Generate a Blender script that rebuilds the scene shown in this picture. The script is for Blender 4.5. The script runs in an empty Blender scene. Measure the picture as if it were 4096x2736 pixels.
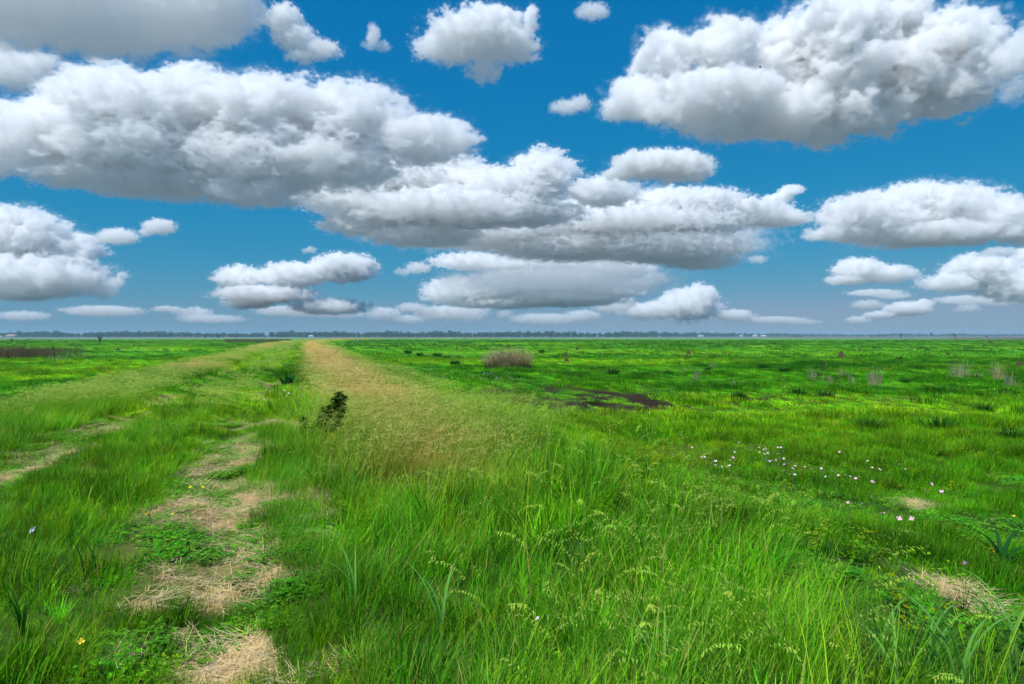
import bpy, math, random, numpy as np
from mathutils import Vector
S = bpy.context.scene
R = random.Random(7)
rng = np.random.default_rng(11)

# ------------------------------------------------------------------ camera, sky, sun, exposure
cam = bpy.data.cameras.new('camera'); camera = bpy.data.objects.new('camera', cam); S.collection.objects.link(camera)
S.camera = camera
cam.lens = 24; cam.sensor_width = 36; cam.clip_start = .05; cam.clip_end = 200000
EYE = 1.5
camera.location = (0, 0, EYE); camera.rotation_euler = (math.radians(89.5), 0, 0)
F, CU, HV = 682.7, 512., 336.          # focal length, centre column and horizon row of the 1024 px picture, for taking measurements

W = bpy.data.worlds.new('World'); S.world = W; W.use_nodes = True
wt = W.node_tree; bg = wt.nodes['Background']; bg.inputs[1].default_value = .15
SUN_EL, SUN_AZ = math.radians(58), math.radians(222)
sky = wt.nodes.new('ShaderNodeTexSky'); sky.sky_type = 'NISHITA'; sky.sun_disc = False
sky.sun_elevation = SUN_EL; sky.sun_rotation = SUN_AZ; sky.altitude = 0; sky.air_density = 1.3; sky.dust_density = .25; sky.ozone_density = 6
# the photograph's colour grade of the blue, the same curve over the whole dome
sp = wt.nodes.new('ShaderNodeSeparateColor'); cb = wt.nodes.new('ShaderNodeCombineColor'); wt.links.new(sky.outputs[0], sp.inputs[0])
for i, (pw, gain, top) in enumerate(((2.65, .0016, 6.6), (.595, .109, 30.), (.30, .297, 30.))):
    a_ = wt.nodes.new('ShaderNodeMath'); a_.operation = 'MINIMUM'; a_.inputs[1].default_value = top; wt.links.new(sp.outputs[i], a_.inputs[0])
    p_ = wt.nodes.new('ShaderNodeMath'); p_.operation = 'POWER'; p_.inputs[1].default_value = pw; wt.links.new(a_.outputs[0], p_.inputs[0])
    m_ = wt.nodes.new('ShaderNodeMath'); m_.operation = 'MULTIPLY'; m_.inputs[1].default_value = gain/.1; wt.links.new(p_.outputs[0], m_.inputs[0]); wt.links.new(m_.outputs[0], cb.inputs[i])
bg.inputs[1].default_value = .1
wt.links.new(cb.outputs[0], bg.inputs[0])

sunl = bpy.data.lights.new('sun', 'SUN'); sunl.energy = 4.6; sunl.angle = .009; sunl.color = (1, .975, .93)
sun = bpy.data.objects.new('sun', sunl); S.collection.objects.link(sun)
sd = Vector((math.sin(SUN_AZ)*math.cos(SUN_EL), math.cos(SUN_AZ)*math.cos(SUN_EL), math.sin(SUN_EL)))
sun.rotation_euler = sd.to_track_quat('Z', 'Y').to_euler()
S.view_settings.view_transform = 'Standard'; S.view_settings.look = 'None'; S.view_settings.gamma = 1
S.view_settings.exposure = .0
S.cycles.use_denoising = True; S.cycles.max_bounces = 16; S.cycles.diffuse_bounces = 2; S.cycles.transmission_bounces = 4
S.cycles.volume_bounces = 18; S.cycles.volume_step_rate = 2; S.cycles.volume_max_steps = 128
S.cycles.use_adaptive_sampling = True; S.cycles.adaptive_threshold = .02

# ------------------------------------------------------------------ small helpers
def mathn(t, op, a, b=None, c=None, cl=False):
    n = t.nodes.new('ShaderNodeMath'); n.operation = op; n.use_clamp = cl
    for i, x in enumerate((a, b, c)):
        if x is None: continue
        if isinstance(x, (int, float)): n.inputs[i].default_value = x
        else: t.links.new(x, n.inputs[i])
    return n.outputs[0]
def vecn(t, op, a, b=None, out=0):
    n = t.nodes.new('ShaderNodeVectorMath'); n.operation = op
    for i, x in enumerate((a, b)):
        if x is None: continue
        if isinstance(x, (tuple, list)): n.inputs[i].default_value = x
        else: t.links.new(x, n.inputs[i])
    return n.outputs['Value' if out else 'Vector']
def mixc(t, f, a, b, mode='MIX'):
    n = t.nodes.new('ShaderNodeMix'); n.data_type = 'RGBA'; n.blend_type = mode
    for s, x in ((0, f), (6, a), (7, b)):
        if isinstance(x, (int, float)): n.inputs[s].default_value = x
        elif isinstance(x, (tuple, list)): n.inputs[s].default_value = (*x[:3], 1)
        else: t.links.new(x, n.inputs[s])
    return n.outputs[2]
def noisen(t, vec, scale, detail=3, rough=.5):
    n = t.nodes.new('ShaderNodeTexNoise'); n.inputs['Scale'].default_value = scale; n.inputs['Detail'].default_value = detail
    n.inputs['Roughness'].default_value = rough
    t.links.new(vec, n.inputs['Vector']); return n.outputs['Fac']
def newmat(name):
    m = bpy.data.materials.new(name); m.use_nodes = True; m.node_tree.nodes.clear(); return m, m.node_tree
def plain(name, col, rough=.8, scale=8., amount=.35, bump=0.):
    m, t = newmat(name)
    o = t.nodes.new('ShaderNodeOutputMaterial'); p = t.nodes.new('ShaderNodeBsdfPrincipled'); t.links.new(p.outputs[0], o.inputs[0])
    g = t.nodes.new('ShaderNodeTexCoord'); f = noisen(t, g.outputs['Object'], scale, 4, .6)
    k = mathn(t, 'MULTIPLY_ADD', f, amount*2, 1-amount)
    c = mixc(t, 1., (*col, 1), k, 'MULTIPLY')
    t.links.new(c, p.inputs['Base Color']); p.inputs['Roughness'].default_value = rough
    if bump:
        b = t.nodes.new('ShaderNodeBump'); b.inputs['Strength'].default_value = .8; b.inputs['Distance'].default_value = bump
        t.links.new(f, b.inputs['Height']); t.links.new(b.outputs[0], p.inputs['Normal'])
    return m

_tab = rng.random((256, 256))
def vnoise(x, y, s, seed=0):
    x = np.asarray(x, float)/s + seed*37.7; y = np.asarray(y, float)/s + seed*91.3
    xi = np.floor(x).astype(int); yi = np.floor(y).astype(int); fx = x-xi; fy = y-yi
    fx = fx*fx*(3-2*fx); fy = fy*fy*(3-2*fy)
    g = lambda a, b: _tab[a & 255, b & 255]
    return (g(xi, yi)*(1-fx)+g(xi+1, yi)*fx)*(1-fy)+(g(xi, yi+1)*(1-fx)+g(xi+1, yi+1)*fx)*fy
def fbm(x, y, s, seed=0, oct=3):
    a, t, n = 1., 0., 0.
    for i in range(oct):
        t = t+a*vnoise(x, y, s/2**i, seed+i*5); n += a; a *= .55
    return t/n
def sstep(a, b, x): 
    t = np.clip((np.asarray(x, float)-a)/(b-a), 0, 1); return t*t*(3-2*t)

# ------------------------------------------------------------------ lie of the land
def centre(y): y = np.asarray(y, float); return -.306*y + np.clip(y-100, 0, 400)**2*.0006 + np.clip(y-500, 0, None)*.48
def across(x, y): return np.asarray(x, float)-centre(y)
def rut_r(y): y = np.asarray(y, float); return -.95+.45*np.exp(-np.clip(y-2.9, 0, 99)/4.)+.1*np.sin(y*.45)
def rut_l(y): y = np.asarray(y, float); return -3.15+.1*np.sin(y*.33+1)
FIELD = -.5
def height(x, y):
    q = across(x, y)
    w = 1-sstep(3.2, 6.2, q+.5*(fbm(x, y, 6, 3)-.5)); l = sstep(-8.2, -5.2, q+.5*(fbm(x, y, 6, 4)-.5))
    z = FIELD*(1-w*l)
    z = z-.09*np.exp(-((q-rut_r(y))/.3)**2)-.1*np.exp(-((q-rut_l(y))/.32)**2)
    z = z+.10*(fbm(x, y, 1.1, 5)-.5)*(np.hypot(x, y) < 60)+.16*(fbm(x, y, 5, 6)-.5)
    return z
def at(u, v, z=None, lift=0.):
    """the place on the land seen at picture point (u, v)"""
    h = FIELD if z is None else z
    for _ in range(6):
        Y = F*(EYE-h-lift)/max(v-HV, .4); X = (u-CU)/F*Y
        if z is None: h = float(height(X, Y))
    return X, Y, h
STRAW = [(240,652,23,19),(252,678,20,9),(200,680,26,8),(218,606,18,10),(150,606,14,6),(217,527,26,9),(228,518,14,6),(185,505,12,5),(272,575,8,9),(248,441,9,4),(245,452,10,4),
    (240,466,12,4),(250,500,9,4),(267,399,8,3.5),(267,391.5,7,2.5),(161,405.6,9,2.5),(131,422.7,13,4),(150,414,9,3),(118,430,10,4),(274,378,5,2),(231,369,6,1.5),(220,373,6,1.6),
    (10,478,16,5),(40,470,14,4),(70,457,12,3),(926,506,10,4),(946,588,14,7),(975,612,9,8),(915,505,10,4),(255,560,10,4),(180,640,12,6),(120,655,12,6)]
SOIL = [(566,397,54,8),(540,402,26,4),(625,401,50,7),(495,391,22,2.5),(480,404,14,2),(650,405,18,4),(600,392,20,3),(585,405,26,4),(736,415,13,3),(700,387,10,2),(640,414,18,3),(515,412,20,2.4),
    (1000,430,26,4),(960,600,16,10),(985,618,14,8),(426,355.7,4,1.2),(1010,339,26,.6),(985,592,16,8),(760,441,8,3),(815,438,8,3),(740,436,8,3)]
def patch(x, y, lst, soft=.5):
    x = np.asarray(x, float); y = np.asarray(y, float)
    u = CU+F*x/np.maximum(y, .3); v = HV+F*(EYE-height(x, y))/np.maximum(y, .3)
    n = fbm(x, y, .55, 21, 3)-.5
    m = np.zeros_like(x)
    for a, b, ru, rv in lst:
        d = np.hypot((u-a)/ru, (v-b)/rv)
        m = np.maximum(m, 1-sstep(1-soft, 1+soft, d+n*1.3))
    return m*(y > .5)
PATCHES = None
# the patches of straw and soil are places on the land: measured once, kept as ground spots
def spots(lst):
    o = []
    for a, b, ru, rv in lst:
        X, Y, h = at(a, b); _, Y1, _ = at(a, b-rv, z=h); o.append((X, Y, ru/F*Y, max(ru/F*Y*.35, abs(Y1-Y))))
    return o
STRAW_SPOTS, SOIL_SPOTS = spots(STRAW), spots(SOIL)
def inspots(x, y, lst, soft=.5, s=.5):
    x = np.asarray(x, float); y = np.asarray(y, float); n = fbm(x, y, s, 21, 3)-.5; m = np.zeros_like(x)
    for a, b, rx, ry in lst:
        k = (np.abs(x-a) < 2.5*rx) & (np.abs(y-b) < 2.5*ry)
        if not k.any(): continue
        d = np.hypot((x[k]-a)/rx, (y[k]-b)/ry)
        m[k] = np.maximum(m[k], 1-sstep(1-soft, 1+soft, d+n[k]*1.6))
    return m

def zones(x, y):
    """what grows where: weights on the land, and the colour of the leaf there"""
    q = across(x, y)+.75*(fbm(x, y, 1.7, 8)-.5)
    q = q*1.0
    band_r = sstep(-.15, .35, q)*(1-sstep(-.5, .5, q-3.5+1.6*np.exp(-np.clip(np.asarray(y)-1.5, 0, 99)/2.5)))
    band_l = sstep(-6.6, -5.4, q)*(1-sstep(-4., -3.6, q))
    rr, rl = rut_r(y), rut_l(y)
    mid = sstep(rl+.5, rl+.85, q)*(1-sstep(rr-.8, rr-.5, q))
    track = np.maximum(np.exp(-((q-rr)/(.42+.28*np.exp(-np.clip(y-3, 0, 99)/3)))**4), np.exp(-((q-rl)/.55)**4))
    shoulder = ((q > rr+.3) & (q < .2)).astype(float)
    straw = inspots(x, y, STRAW_SPOTS); soil = inspots(x, y, SOIL_SPOTS, .7, .7)
    straw = straw*np.where((q > -2.2) & (q < 3) & (np.asarray(y) < 14), 1-sstep(rr+.4, rr+.75, q), 1)*sstep(.22, .42, fbm(x, y, .22, 25))
    gold = sstep(5.5, 8.5, y)*np.exp(-((q-1.3)/.95)**2)*(.6+.75*sstep(.4, .6, fbm(x, y, 2.6, 12))) + sstep(14, 30, y)*np.exp(-((q+5)/.9)**2)*sstep(.4, .65, fbm(x, y, 6, 13))*.9 + sstep(20, 40, y)*np.exp(-((q-1.2)/1.2)**2)*(.4+.6*sstep(.35, .6, fbm(x, y, 12, 14)))
    return dict(q=q, band_r=band_r, band_l=band_l, thin=np.exp(-((np.asarray(x)-2.6)/7)**2-((np.asarray(y)-22)/7)**2)*(np.asarray(y) > 12), mid=mid, track=track, shoulder=shoulder, straw=straw, soil=soil*sstep(.42, .54, fbm(x, np.asarray(y)*.6, .8, 24, 4)), gold=np.clip(gold, 0, 1),
                field=np.clip(1-band_r-band_l-((q > -4) & (q < 3)), 0, 1))
G_DEEP = np.array((.038, .25, .005)); G_MID = np.array((.15, .50, .007)); G_LIME = np.array((.30, .62, .010)); G_COOL = np.array((.15, .40, .035)); G_DRY = np.array((.50, .42, .09)); C_BROWN = np.array((.10, .06, .03))
def leafcol(x, y, z):
    n1 = fbm(x, y, 2.5, 31); n2 = fbm(x, y, 14, 32); n3 = fbm(x, y, .6, 33, 2); n4 = fbm(x*.35, y, 9, 34)
    t = np.clip((n1*.4+n2*.25+n3*.35-.5)*4.6+.5, 0, 1)[:, None]
    c = G_DEEP*(1-t)+G_MID*t
    l = np.clip((n4-.46)*5, 0, 1)[:, None]; c = c*(1-.75*l)+G_LIME*.75*l
    b = np.clip(z['band_r']*.7+z['mid']*.4+z['band_l']*.6, 0, 1)[:, None]
    n5 = np.clip((fbm(x, y, 3.5, 36)-.4)*3, 0, 1)[:, None]
    c = c*(1-b*.5*n5)+G_COOL*b*.5*n5
    g = z['gold'][:, None]*.85; c = c*(1-g)+G_DRY*g
    return c

# ------------------------------------------------------------------ ground: one fan-shaped sheet cut into field, bank and track
def sky_grid():
    r = np.concatenate([[0.], np.geomspace(.8, 30, 230), np.geomspace(31, 26000, 190)])
    a = np.concatenate([np.linspace(-52, 52, 520), np.linspace(54, 306, 60)])
    a = np.radians(a); a = np.unique(np.round(a, 6))
    return r, a
rr_, aa_ = sky_grid(); NR, NA = len(rr_), len(aa_)
gx = (rr_[:, None]*np.sin(aa_)[None]).ravel(); gy = (rr_[:, None]*np.cos(aa_)[None]).ravel(); gz = height(gx, gy)
gz[:] = np.where(np.hypot(gx, gy) < .1, gz, gz)
zz = zones(gx, gy); lc = leafcol(gx, gy, zz)
cold = lc*.8
def blend(c, k, col): k = np.clip(k, 0, 1)[:, None]; return c*(1-k)+np.array(col)*k
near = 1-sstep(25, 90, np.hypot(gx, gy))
far_off = sstep(250, 900, np.hypot(gx, gy)); cold = blend(cold, far_off*.95, (.16, .19, .22))  # far ground tinted pale blue grey as painted haze and bounce for cloud bases
cold = blend(cold, near*.7, (.032, .034, .012))  # soil under the near grass darkened, painting shade into gaps between blades
cold = blend(cold, zz['track']*.55*(near+.3)*sstep(.35, .6, fbm(gx, gy, 1.3, 22)), (.42, .34, .13))
cold = blend(cold, zz['thin']*sstep(.42, .55, fbm(gx, gy, 1.1, 23)), (.045, .028, .016))
cold = blend(cold, zz['soil']*.9, (.035, .022, .013))
cold = blend(cold, zz['straw']*.95, (.78, .54, .26))
# withered strips far out
def strip(u0, u1, v0, v1, col, k):
    global cold
    rr = np.maximum(gy, .3); u = CU+F*gx/rr; v = HV+F*(EYE-FIELD)/rr
    m = sstep(u0-8, u0+8, u)*(1-sstep(u1-8, u1+8, u))*sstep(v0-.3, v0+.3, v)*(1-sstep(v1-.3, v1+.3, v))*(gy > 1)
    cold = blend(cold, m*k, col)
strip(-60, 84, 346, 359, (.07, .07, .02), .5); strip(226, 290, 339.4, 343, (.13, .09, .05), .8); strip(770, 1100, 336.7, 337.6, (.2, .15, .08), .8)
strip(950, 1150, 338.0, 339.0, (.12, .06, .03), .8); strip(330, 500, 337.2, 338.5, (.16, .15, .06), .45)
idx = np.arange(NR*NA).reshape(NR, NA)
A = idx[:-1, :]; B = idx[1:, :]
A2 = np.roll(A, -1, 1); B2 = np.roll(B, -1, 1)
quads = np.stack([A.ravel(), B.ravel(), B2.ravel(), A2.ravel()], 1)
qc = across(gx[quads].mean(1), gy[quads].mean(1)); yc = gy[quads].mean(1); ring = np.repeat(np.arange(NR-1), NA)
fwd = (yc > -15) & (yc < 420) & (ring > 0)
is_track = fwd & ((np.abs(qc-rut_r(yc)) < .42) | (np.abs(qc-rut_l(yc)) < .42))
is_bank = fwd & ~is_track & (qc > -8) & (qc < 6)
def ground_mat(name):
    m, t = newmat(name)
    o = t.nodes.new('ShaderNodeOutputMaterial'); p = t.nodes.new('ShaderNodeBsdfPrincipled'); t.links.new(p.outputs[0], o.inputs[0])
    a = t.nodes.new('ShaderNodeAttribute'); a.attribute_name = 'earth'
    g = t.nodes.new('ShaderNodeNewGeometry'); P = g.outputs['Position']
    n1 = noisen(t, P, 14., 6, .7); n2 = noisen(t, P, 1.7, 5, .65); n3 = noisen(t, P, .11, 6, .7); n4 = noisen(t, P, .35, 5, .7)
    k = mathn(t, 'ADD', mathn(t, 'MULTIPLY_ADD', n1, 1.1, -.0), mathn(t, 'MULTIPLY_ADD', n2, 1.0, -.1))
    c = mixc(t, 1., a.outputs['Color'], k, 'MULTIPLY')
    s = mathn(t, 'MULTIPLY', mathn(t, 'SUBTRACT', n3, .52), 7., cl=True); c = mixc(t, mathn(t, 'MULTIPLY', s, .55), c, mixc(t, 1., c, (1.7, 1.35, .9), 'MULTIPLY'))
    s = mathn(t, 'MULTIPLY', mathn(t, 'SUBTRACT', n4, .57), 12., cl=True); c = mixc(t, mathn(t, 'MULTIPLY', s, .75), c, mixc(t, 1., c, (.35, .42, .5), 'MULTIPLY'))
    t.links.new(c, p.inputs['Base Color']); p.inputs['Roughness'].default_value = .95; p.inputs['Specular IOR Level'].default_value = .1
    b = t.nodes.new('ShaderNodeBump'); b.inputs['Strength'].default_value = 1; b.inputs['Distance'].default_value = .05
    t.links.new(mathn(t, 'ADD', n1, n2), b.inputs['Height']); t.links.new(b.outputs[0], p.inputs['Normal'])
    return m
GM = ground_mat('turf_and_soil')
def ground_piece(name, sel):
    f = quads[sel]; used = np.unique(f); rm = np.full(NR*NA, -1); rm[used] = np.arange(len(used)); f = rm[f]
    me = bpy.data.meshes.new(name)
    V = np.stack([gx, gy, gz], 1)[used]
    me.from_pydata(V.tolist(), [], f.tolist()); me.validate()
    ca = me.color_attributes.new('earth', 'FLOAT_COLOR', 'POINT')
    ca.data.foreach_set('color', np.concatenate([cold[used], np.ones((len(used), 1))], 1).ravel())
    me.polygons.foreach_set('use_smooth', [True]*len(me.polygons)); me.materials.append(GM)
    o = bpy.data.objects.new(name, me); S.collection.objects.link(o); o['kind'] = 'structure'; return o
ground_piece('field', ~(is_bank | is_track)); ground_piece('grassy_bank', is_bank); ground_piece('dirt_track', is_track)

# ------------------------------------------------------------------ haze over the plain
m, t = newmat('haze_air'); o_ = t.nodes.new('ShaderNodeOutputMaterial'); pv = t.nodes.new('ShaderNodeVolumePrincipled')
pv.inputs['Color'].default_value = (.5, .78, 1, 1); pv.inputs['Density'].default_value = 2.6e-4; pv.inputs['Anisotropy'].default_value = 0
t.links.new(pv.outputs[0], o_.inputs['Volume'])
hx, z0, z1 = 26500, -2., 20.
me = bpy.data.meshes.new('haze'); me.from_pydata([(x, y, z) for z in (z0, z1) for x, y in ((-hx, -hx), (hx, -hx), (hx, hx), (-hx, hx))], [],
    [(3, 2, 1, 0), (4, 5, 6, 7), (0, 1, 5, 4), (1, 2, 6, 5), (2, 3, 7, 6), (3, 0, 4, 7)]); me.materials.append(m)
haze = bpy.data.objects.new('haze', me); S.collection.objects.link(haze); haze['kind'] = 'stuff'; haze['label'] = 'thin pale blue haze lying over the whole plain'

# ------------------------------------------------------------------ clouds: heaps of vapour at their real height
def cloud_mat(dens):
    m, n = newmat('cloud_vapour')
    o = n.nodes.new('ShaderNodeOutputMaterial'); v = n.nodes.new('ShaderNodeVolumeScatter'); v.inputs['Color'].default_value = (.978, .99, 1, 1); v.inputs['Anisotropy'].default_value = .0
    a = n.nodes.new('ShaderNodeAttribute'); a.attribute_name = 'density'
    n.links.new(mathn(n, 'MULTIPLY', a.outputs['Fac'], dens), v.inputs['Density']); n.links.new(v.outputs[0], o.inputs['Volume'])
    return m
MFP = 6      # how far light goes in a cloud, in picture pixels
def cloud(label, seed, blobs, tau=9., soft=1., base=None, rag=1., far=None, lay=1.35, px=1.15):
    vb = base or max(b[1]+b[3]*.8 for b in blobs)
    D = far or min(950/max((HV-vb)/F, .02), 40000.)
    mpp = D/F; rnd = random.Random(seed)
    big = max(b[3] for b in blobs)
    bl = []
    for b in blobs:
        ry = max(b[3]*1.1, b[2]*.7); bl.append(((b[0]-CU)*mpp, rnd.uniform(-.3, .3)*ry*mpp, EYE+(HV-b[1])*mpp, b[2]*mpp, ry*mpp, b[3]*mpp))
    mx = big*mpp; pad = mx*.4
    lo = [min(b[i]-b[i+3] for b in bl)-pad for i in range(3)]; hi = [max(b[i]+b[i+3] for b in bl)+pad for i in range(3)]
    c = ((lo[0]+hi[0])/2, 0, lo[2])
    t = bpy.data.node_groups.new('cloud_shape', 'GeometryNodeTree'); t.interface.new_socket('Geometry', in_out='OUTPUT', socket_type='NodeSocketGeometry')
    N = t.nodes.new; L = t.links.new
    out = N('NodeGroupOutput'); vc = N('GeometryNodeVolumeCube')
    vc.inputs['Min'].default_value = (lo[0]-c[0], lo[1], 0); vc.inputs['Max'].default_value = (hi[0]-c[0], hi[1], hi[2]-lo[2])
    vox = px*mpp
    for i, ax in enumerate('XYZ'): vc.inputs['Resolution '+ax].default_value = max(10, int((hi[i]-lo[i])/(vox*(1.7 if i == 1 else 1))))
    P = N('GeometryNodeInputPosition').outputs[0]
    s0 = 1/(max(mx, 9*mpp)*1.1)
    def noise(vec, scale, det, rough, color=False, off=0.):
        n = N('ShaderNodeTexNoise'); n.inputs['Scale'].default_value = scale; n.inputs['Detail'].default_value = det; n.inputs['Roughness'].default_value = rough
        L(vecn(t, 'ADD', vec, ((off+seed*17.3)/scale, seed*9.1/scale, off)), n.inputs['Vector']); return n.outputs['Color' if color else 'Fac']
    w = vecn(t, 'SUBTRACT', noise(P, s0*.9, 1, .5, True), (.5, .5, .5)); w = vecn(t, 'MULTIPLY', w, (mx*.7, mx*.7, mx*.35))
    Q = vecn(t, 'ADD', P, w); Fd = None
    for x, y, z, rx, ry, rz in bl:
        v = vecn(t, 'DIVIDE', vecn(t, 'SUBTRACT', Q, (x-c[0], y, z-c[2])), (rx, ry, rz))
        f = mathn(t, 'SUBTRACT', 1., vecn(t, 'DOT_PRODUCT', v, v, 1))
        Fd = f if Fd is None else mathn(t, 'SMOOTH_MAX', Fd, f, .25)
    PL = vecn(t, 'MULTIPLY', P, (1, 1, lay)); n1 = noise(PL, s0*2.1, 8, .6); n2 = noise(PL, s0*6.5, 5, .6, off=31.)
    sep = N('ShaderNodeSeparateXYZ'); L(P, sep.inputs[0])
    Fd = mathn(t, 'ADD', Fd, mathn(t, 'MULTIPLY', mathn(t, 'SUBTRACT', n1, .5), 3.7*rag))
    Fd = mathn(t, 'ADD', Fd, mathn(t, 'MULTIPLY', mathn(t, 'SUBTRACT', n2, .5), 1.9*rag))
    dn = mathn(t, 'MULTIPLY', mathn(t, 'SUBTRACT', Fd, .12), 6.5/soft, cl=True)
    wisp = mathn(t, 'MULTIPLY', mathn(t, 'MULTIPLY', mathn(t, 'ADD', Fd, .38), 2.2, cl=True), mathn(t, 'MULTIPLY', mathn(t, 'SUBTRACT', n2, .47), 5., cl=True)); dn = mathn(t, 'MAXIMUM', dn, mathn(t, 'MULTIPLY', wisp, .12))
    # wet bottoms thin out, tops are crisp
    tt = mathn(t, 'DIVIDE', sep.outputs[2], hi[2]-lo[2]); dn = mathn(t, 'MULTIPLY', dn, mathn(t, 'MULTIPLY_ADD', tt, 1.2, .3))
    L(dn, vc.inputs['Density'])
    sm = N('GeometryNodeSetMaterial'); sm.inputs['Material'].default_value = cloud_mat(tau/8./(min(MFP, max(2.3, big*.17))*mpp)); L(vc.outputs[0], sm.inputs[0]); L(sm.outputs[0], out.inputs[0])
    o = bpy.data.objects.new('cloud', bpy.data.volumes.new('cloud')); S.collection.objects.link(o)
    o.location = (c[0], D, c[2]); o.modifiers.new('shape', 'NODES').node_group = t
    o['label'] = label; o['category'] = 'cloud'; o['group'] = 'clouds in the blue sky'
    return o
cloud('large grey flat-bottomed cloud cut by the top left corner of the sky', 1, [(60,2,115,44),(160,0,95,40),(212,-8,52,38),(105,38,75,24),(30,28,60,22)], tau=3.6, soft=1.2, rag=.9)
cloud('longest grey and white cloud bank stretching over the left half of the sky', 2, [(95,98,58,34),(190,95,48,30),(150,118,80,34),(265,115,62,35),(340,118,66,36),(418,140,55,26),(60,140,75,36),(150,155,90,32),(250,160,90,34),(330,162,70,26),(5,122,34,20),(5,155,40,22),(90,178,58,11),(250,195,58,13),(160,182,80,14),(210,130,70,40)], tau=8, lay=1.9)
cloud('layered white cloud in the middle with rounded heads, joined to the long bank', 3, [(405,180,60,16),(452,177,40,20),(542,175,34,23),(490,192,70,20),(370,203,62,14),(450,214,90,16),(602,194,38,14),(360,224,42,11),(425,238,54,10),(335,196,40,12),(520,212,60,12)], tau=8, lay=1.9, rag=1.15)
cloud('ragged white cloud streaming right from the middle of the sky', 4, [(590,216,32,15),(680,207,60,13),(640,226,94,13),(738,212,45,10),(772,220,36,7),(790,191,13,5),(780,197,16,5),(500,234,84,12),(570,247,70,12),(665,249,74,14),(700,262,36,8),(545,225,60,10)], tau=6.5, rag=1.25, lay=1.9)
cloud('low white cloud above the centre of the horizon with a sloping left end', 5, [(540,264,64,9),(470,261,36,8),(600,269,54,8),(478,289,50,13),(450,293,28,11),(560,299,62,7),(548,281,64,9),(608,291,38,7),(500,303,50,5)], tau=6, lay=1.7, rag=1.35)
cloud('small peaked cumulus low over the horizon right of centre', 6, [(690,305,30,18),(703,294,14,12),(650,311,32,9),(735,316,22,6)], tau=7)
cloud('lumpy white cumulus standing low between track and centre', 7, [(345,268,32,14),(295,276,36,12),(240,278,26,12),(270,295,50,8),(330,307,38,8),(250,303,26,6)], tau=7)
cloud('tall stacked grey cumulus at the left edge above the horizon', 8, [(20,235,50,25),(60,250,36,20),(40,276,74,20),(98,286,24,13),(20,293,60,8)], tau=9)
cloud('small oval puff right of the stacked grey cumulus', 9, [(118,237,21,8),(104,240,10,5)], tau=4, px=1.1)
cloud('small ragged puff just above the oval one', 10, [(160,227,17,8),(148,232,9,5)], tau=4, px=1.1)
cloud('small white cloud of lumps high between left corner cloud and centre', 11, [(286,22,16,15),(294,38,20,14),(316,48,22,10),(302,58,14,9),(330,50,10,5)], tau=5, px=1.1, rag=1.35)
cloud('tiny wisp of cloud right of the lumpy high one', 12, [(374,38,6,11),(382,47,10,5),(368,47,7,4)], tau=2.5, px=1., rag=1.2)
cloud('medium white cloud with a trailing tip high in the centre', 13, [(478,40,46,24),(450,46,34,14),(505,46,34,16),(482,72,16,11),(532,20,8,12),(500,22,22,13)], tau=6.5, rag=1.3, px=1.1)
cloud('small faint puff left of the large white cloud', 14, [(566,109,16,7),(580,104,11,8)], tau=2.6, px=1., rag=1.2)
cloud('huge bright white cumulus filling the upper right of the sky', 15, [(665,55,33,28),(716,55,38,31),(640,96,36,24),(720,105,75,30),(850,60,82,62),(930,72,60,48),(840,106,92,28),(890,18,55,34),(955,96,38,24),(790,62,50,34),(760,118,75,18)], tau=11)
cloud('ragged wisps of cloud at the upper right edge', 16, [(1006,62,14,18),(1022,50,12,22),(1012,92,14,13)], tau=3, px=1.2, rag=1.2)
cloud('smooth lens shaped white cloud below the huge cumulus', 17, [(652,166,40,14),(680,167,34,16),(620,173,20,8)], tau=7, px=1.2)
cloud('long domed cloud at the right edge halfway up the sky', 18, [(870,217,54,21),(935,207,65,23),(990,220,55,22),(842,234,38,9),(930,235,82,11),(1030,228,34,18)], tau=8)
cloud('small domed cloud low on the right below the long domed one', 19, [(860,270,25,12),(888,274,30,9),(848,280,22,5)], tau=6, px=1.1)
cloud('stepped white cloud low at the right edge of the sky', 20, [(985,271,36,17),(952,283,30,9),(1020,285,42,18),(1034,255,16,12)], tau=8, px=1.2)
cloud('narrow bright cloud slanting up low on the right', 21, [(905,309,22,7),(925,304,10,5),(880,315,16,4),(858,320,12,4)], tau=6, px=1.)
cloud('thin pale veil of cloud filling the gaps in the middle bank', 31, [(470,225,110,26),(600,235,130,34),(700,240,70,22),(560,280,120,16)], tau=1.3, rag=1.2, px=1.6)
cloud('grey veil of broken cloud at the left edge between the two upper clouds', 32, [(14,78,34,14),(40,66,26,12),(-6,60,30,18)], tau=3, rag=1.2)
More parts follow.
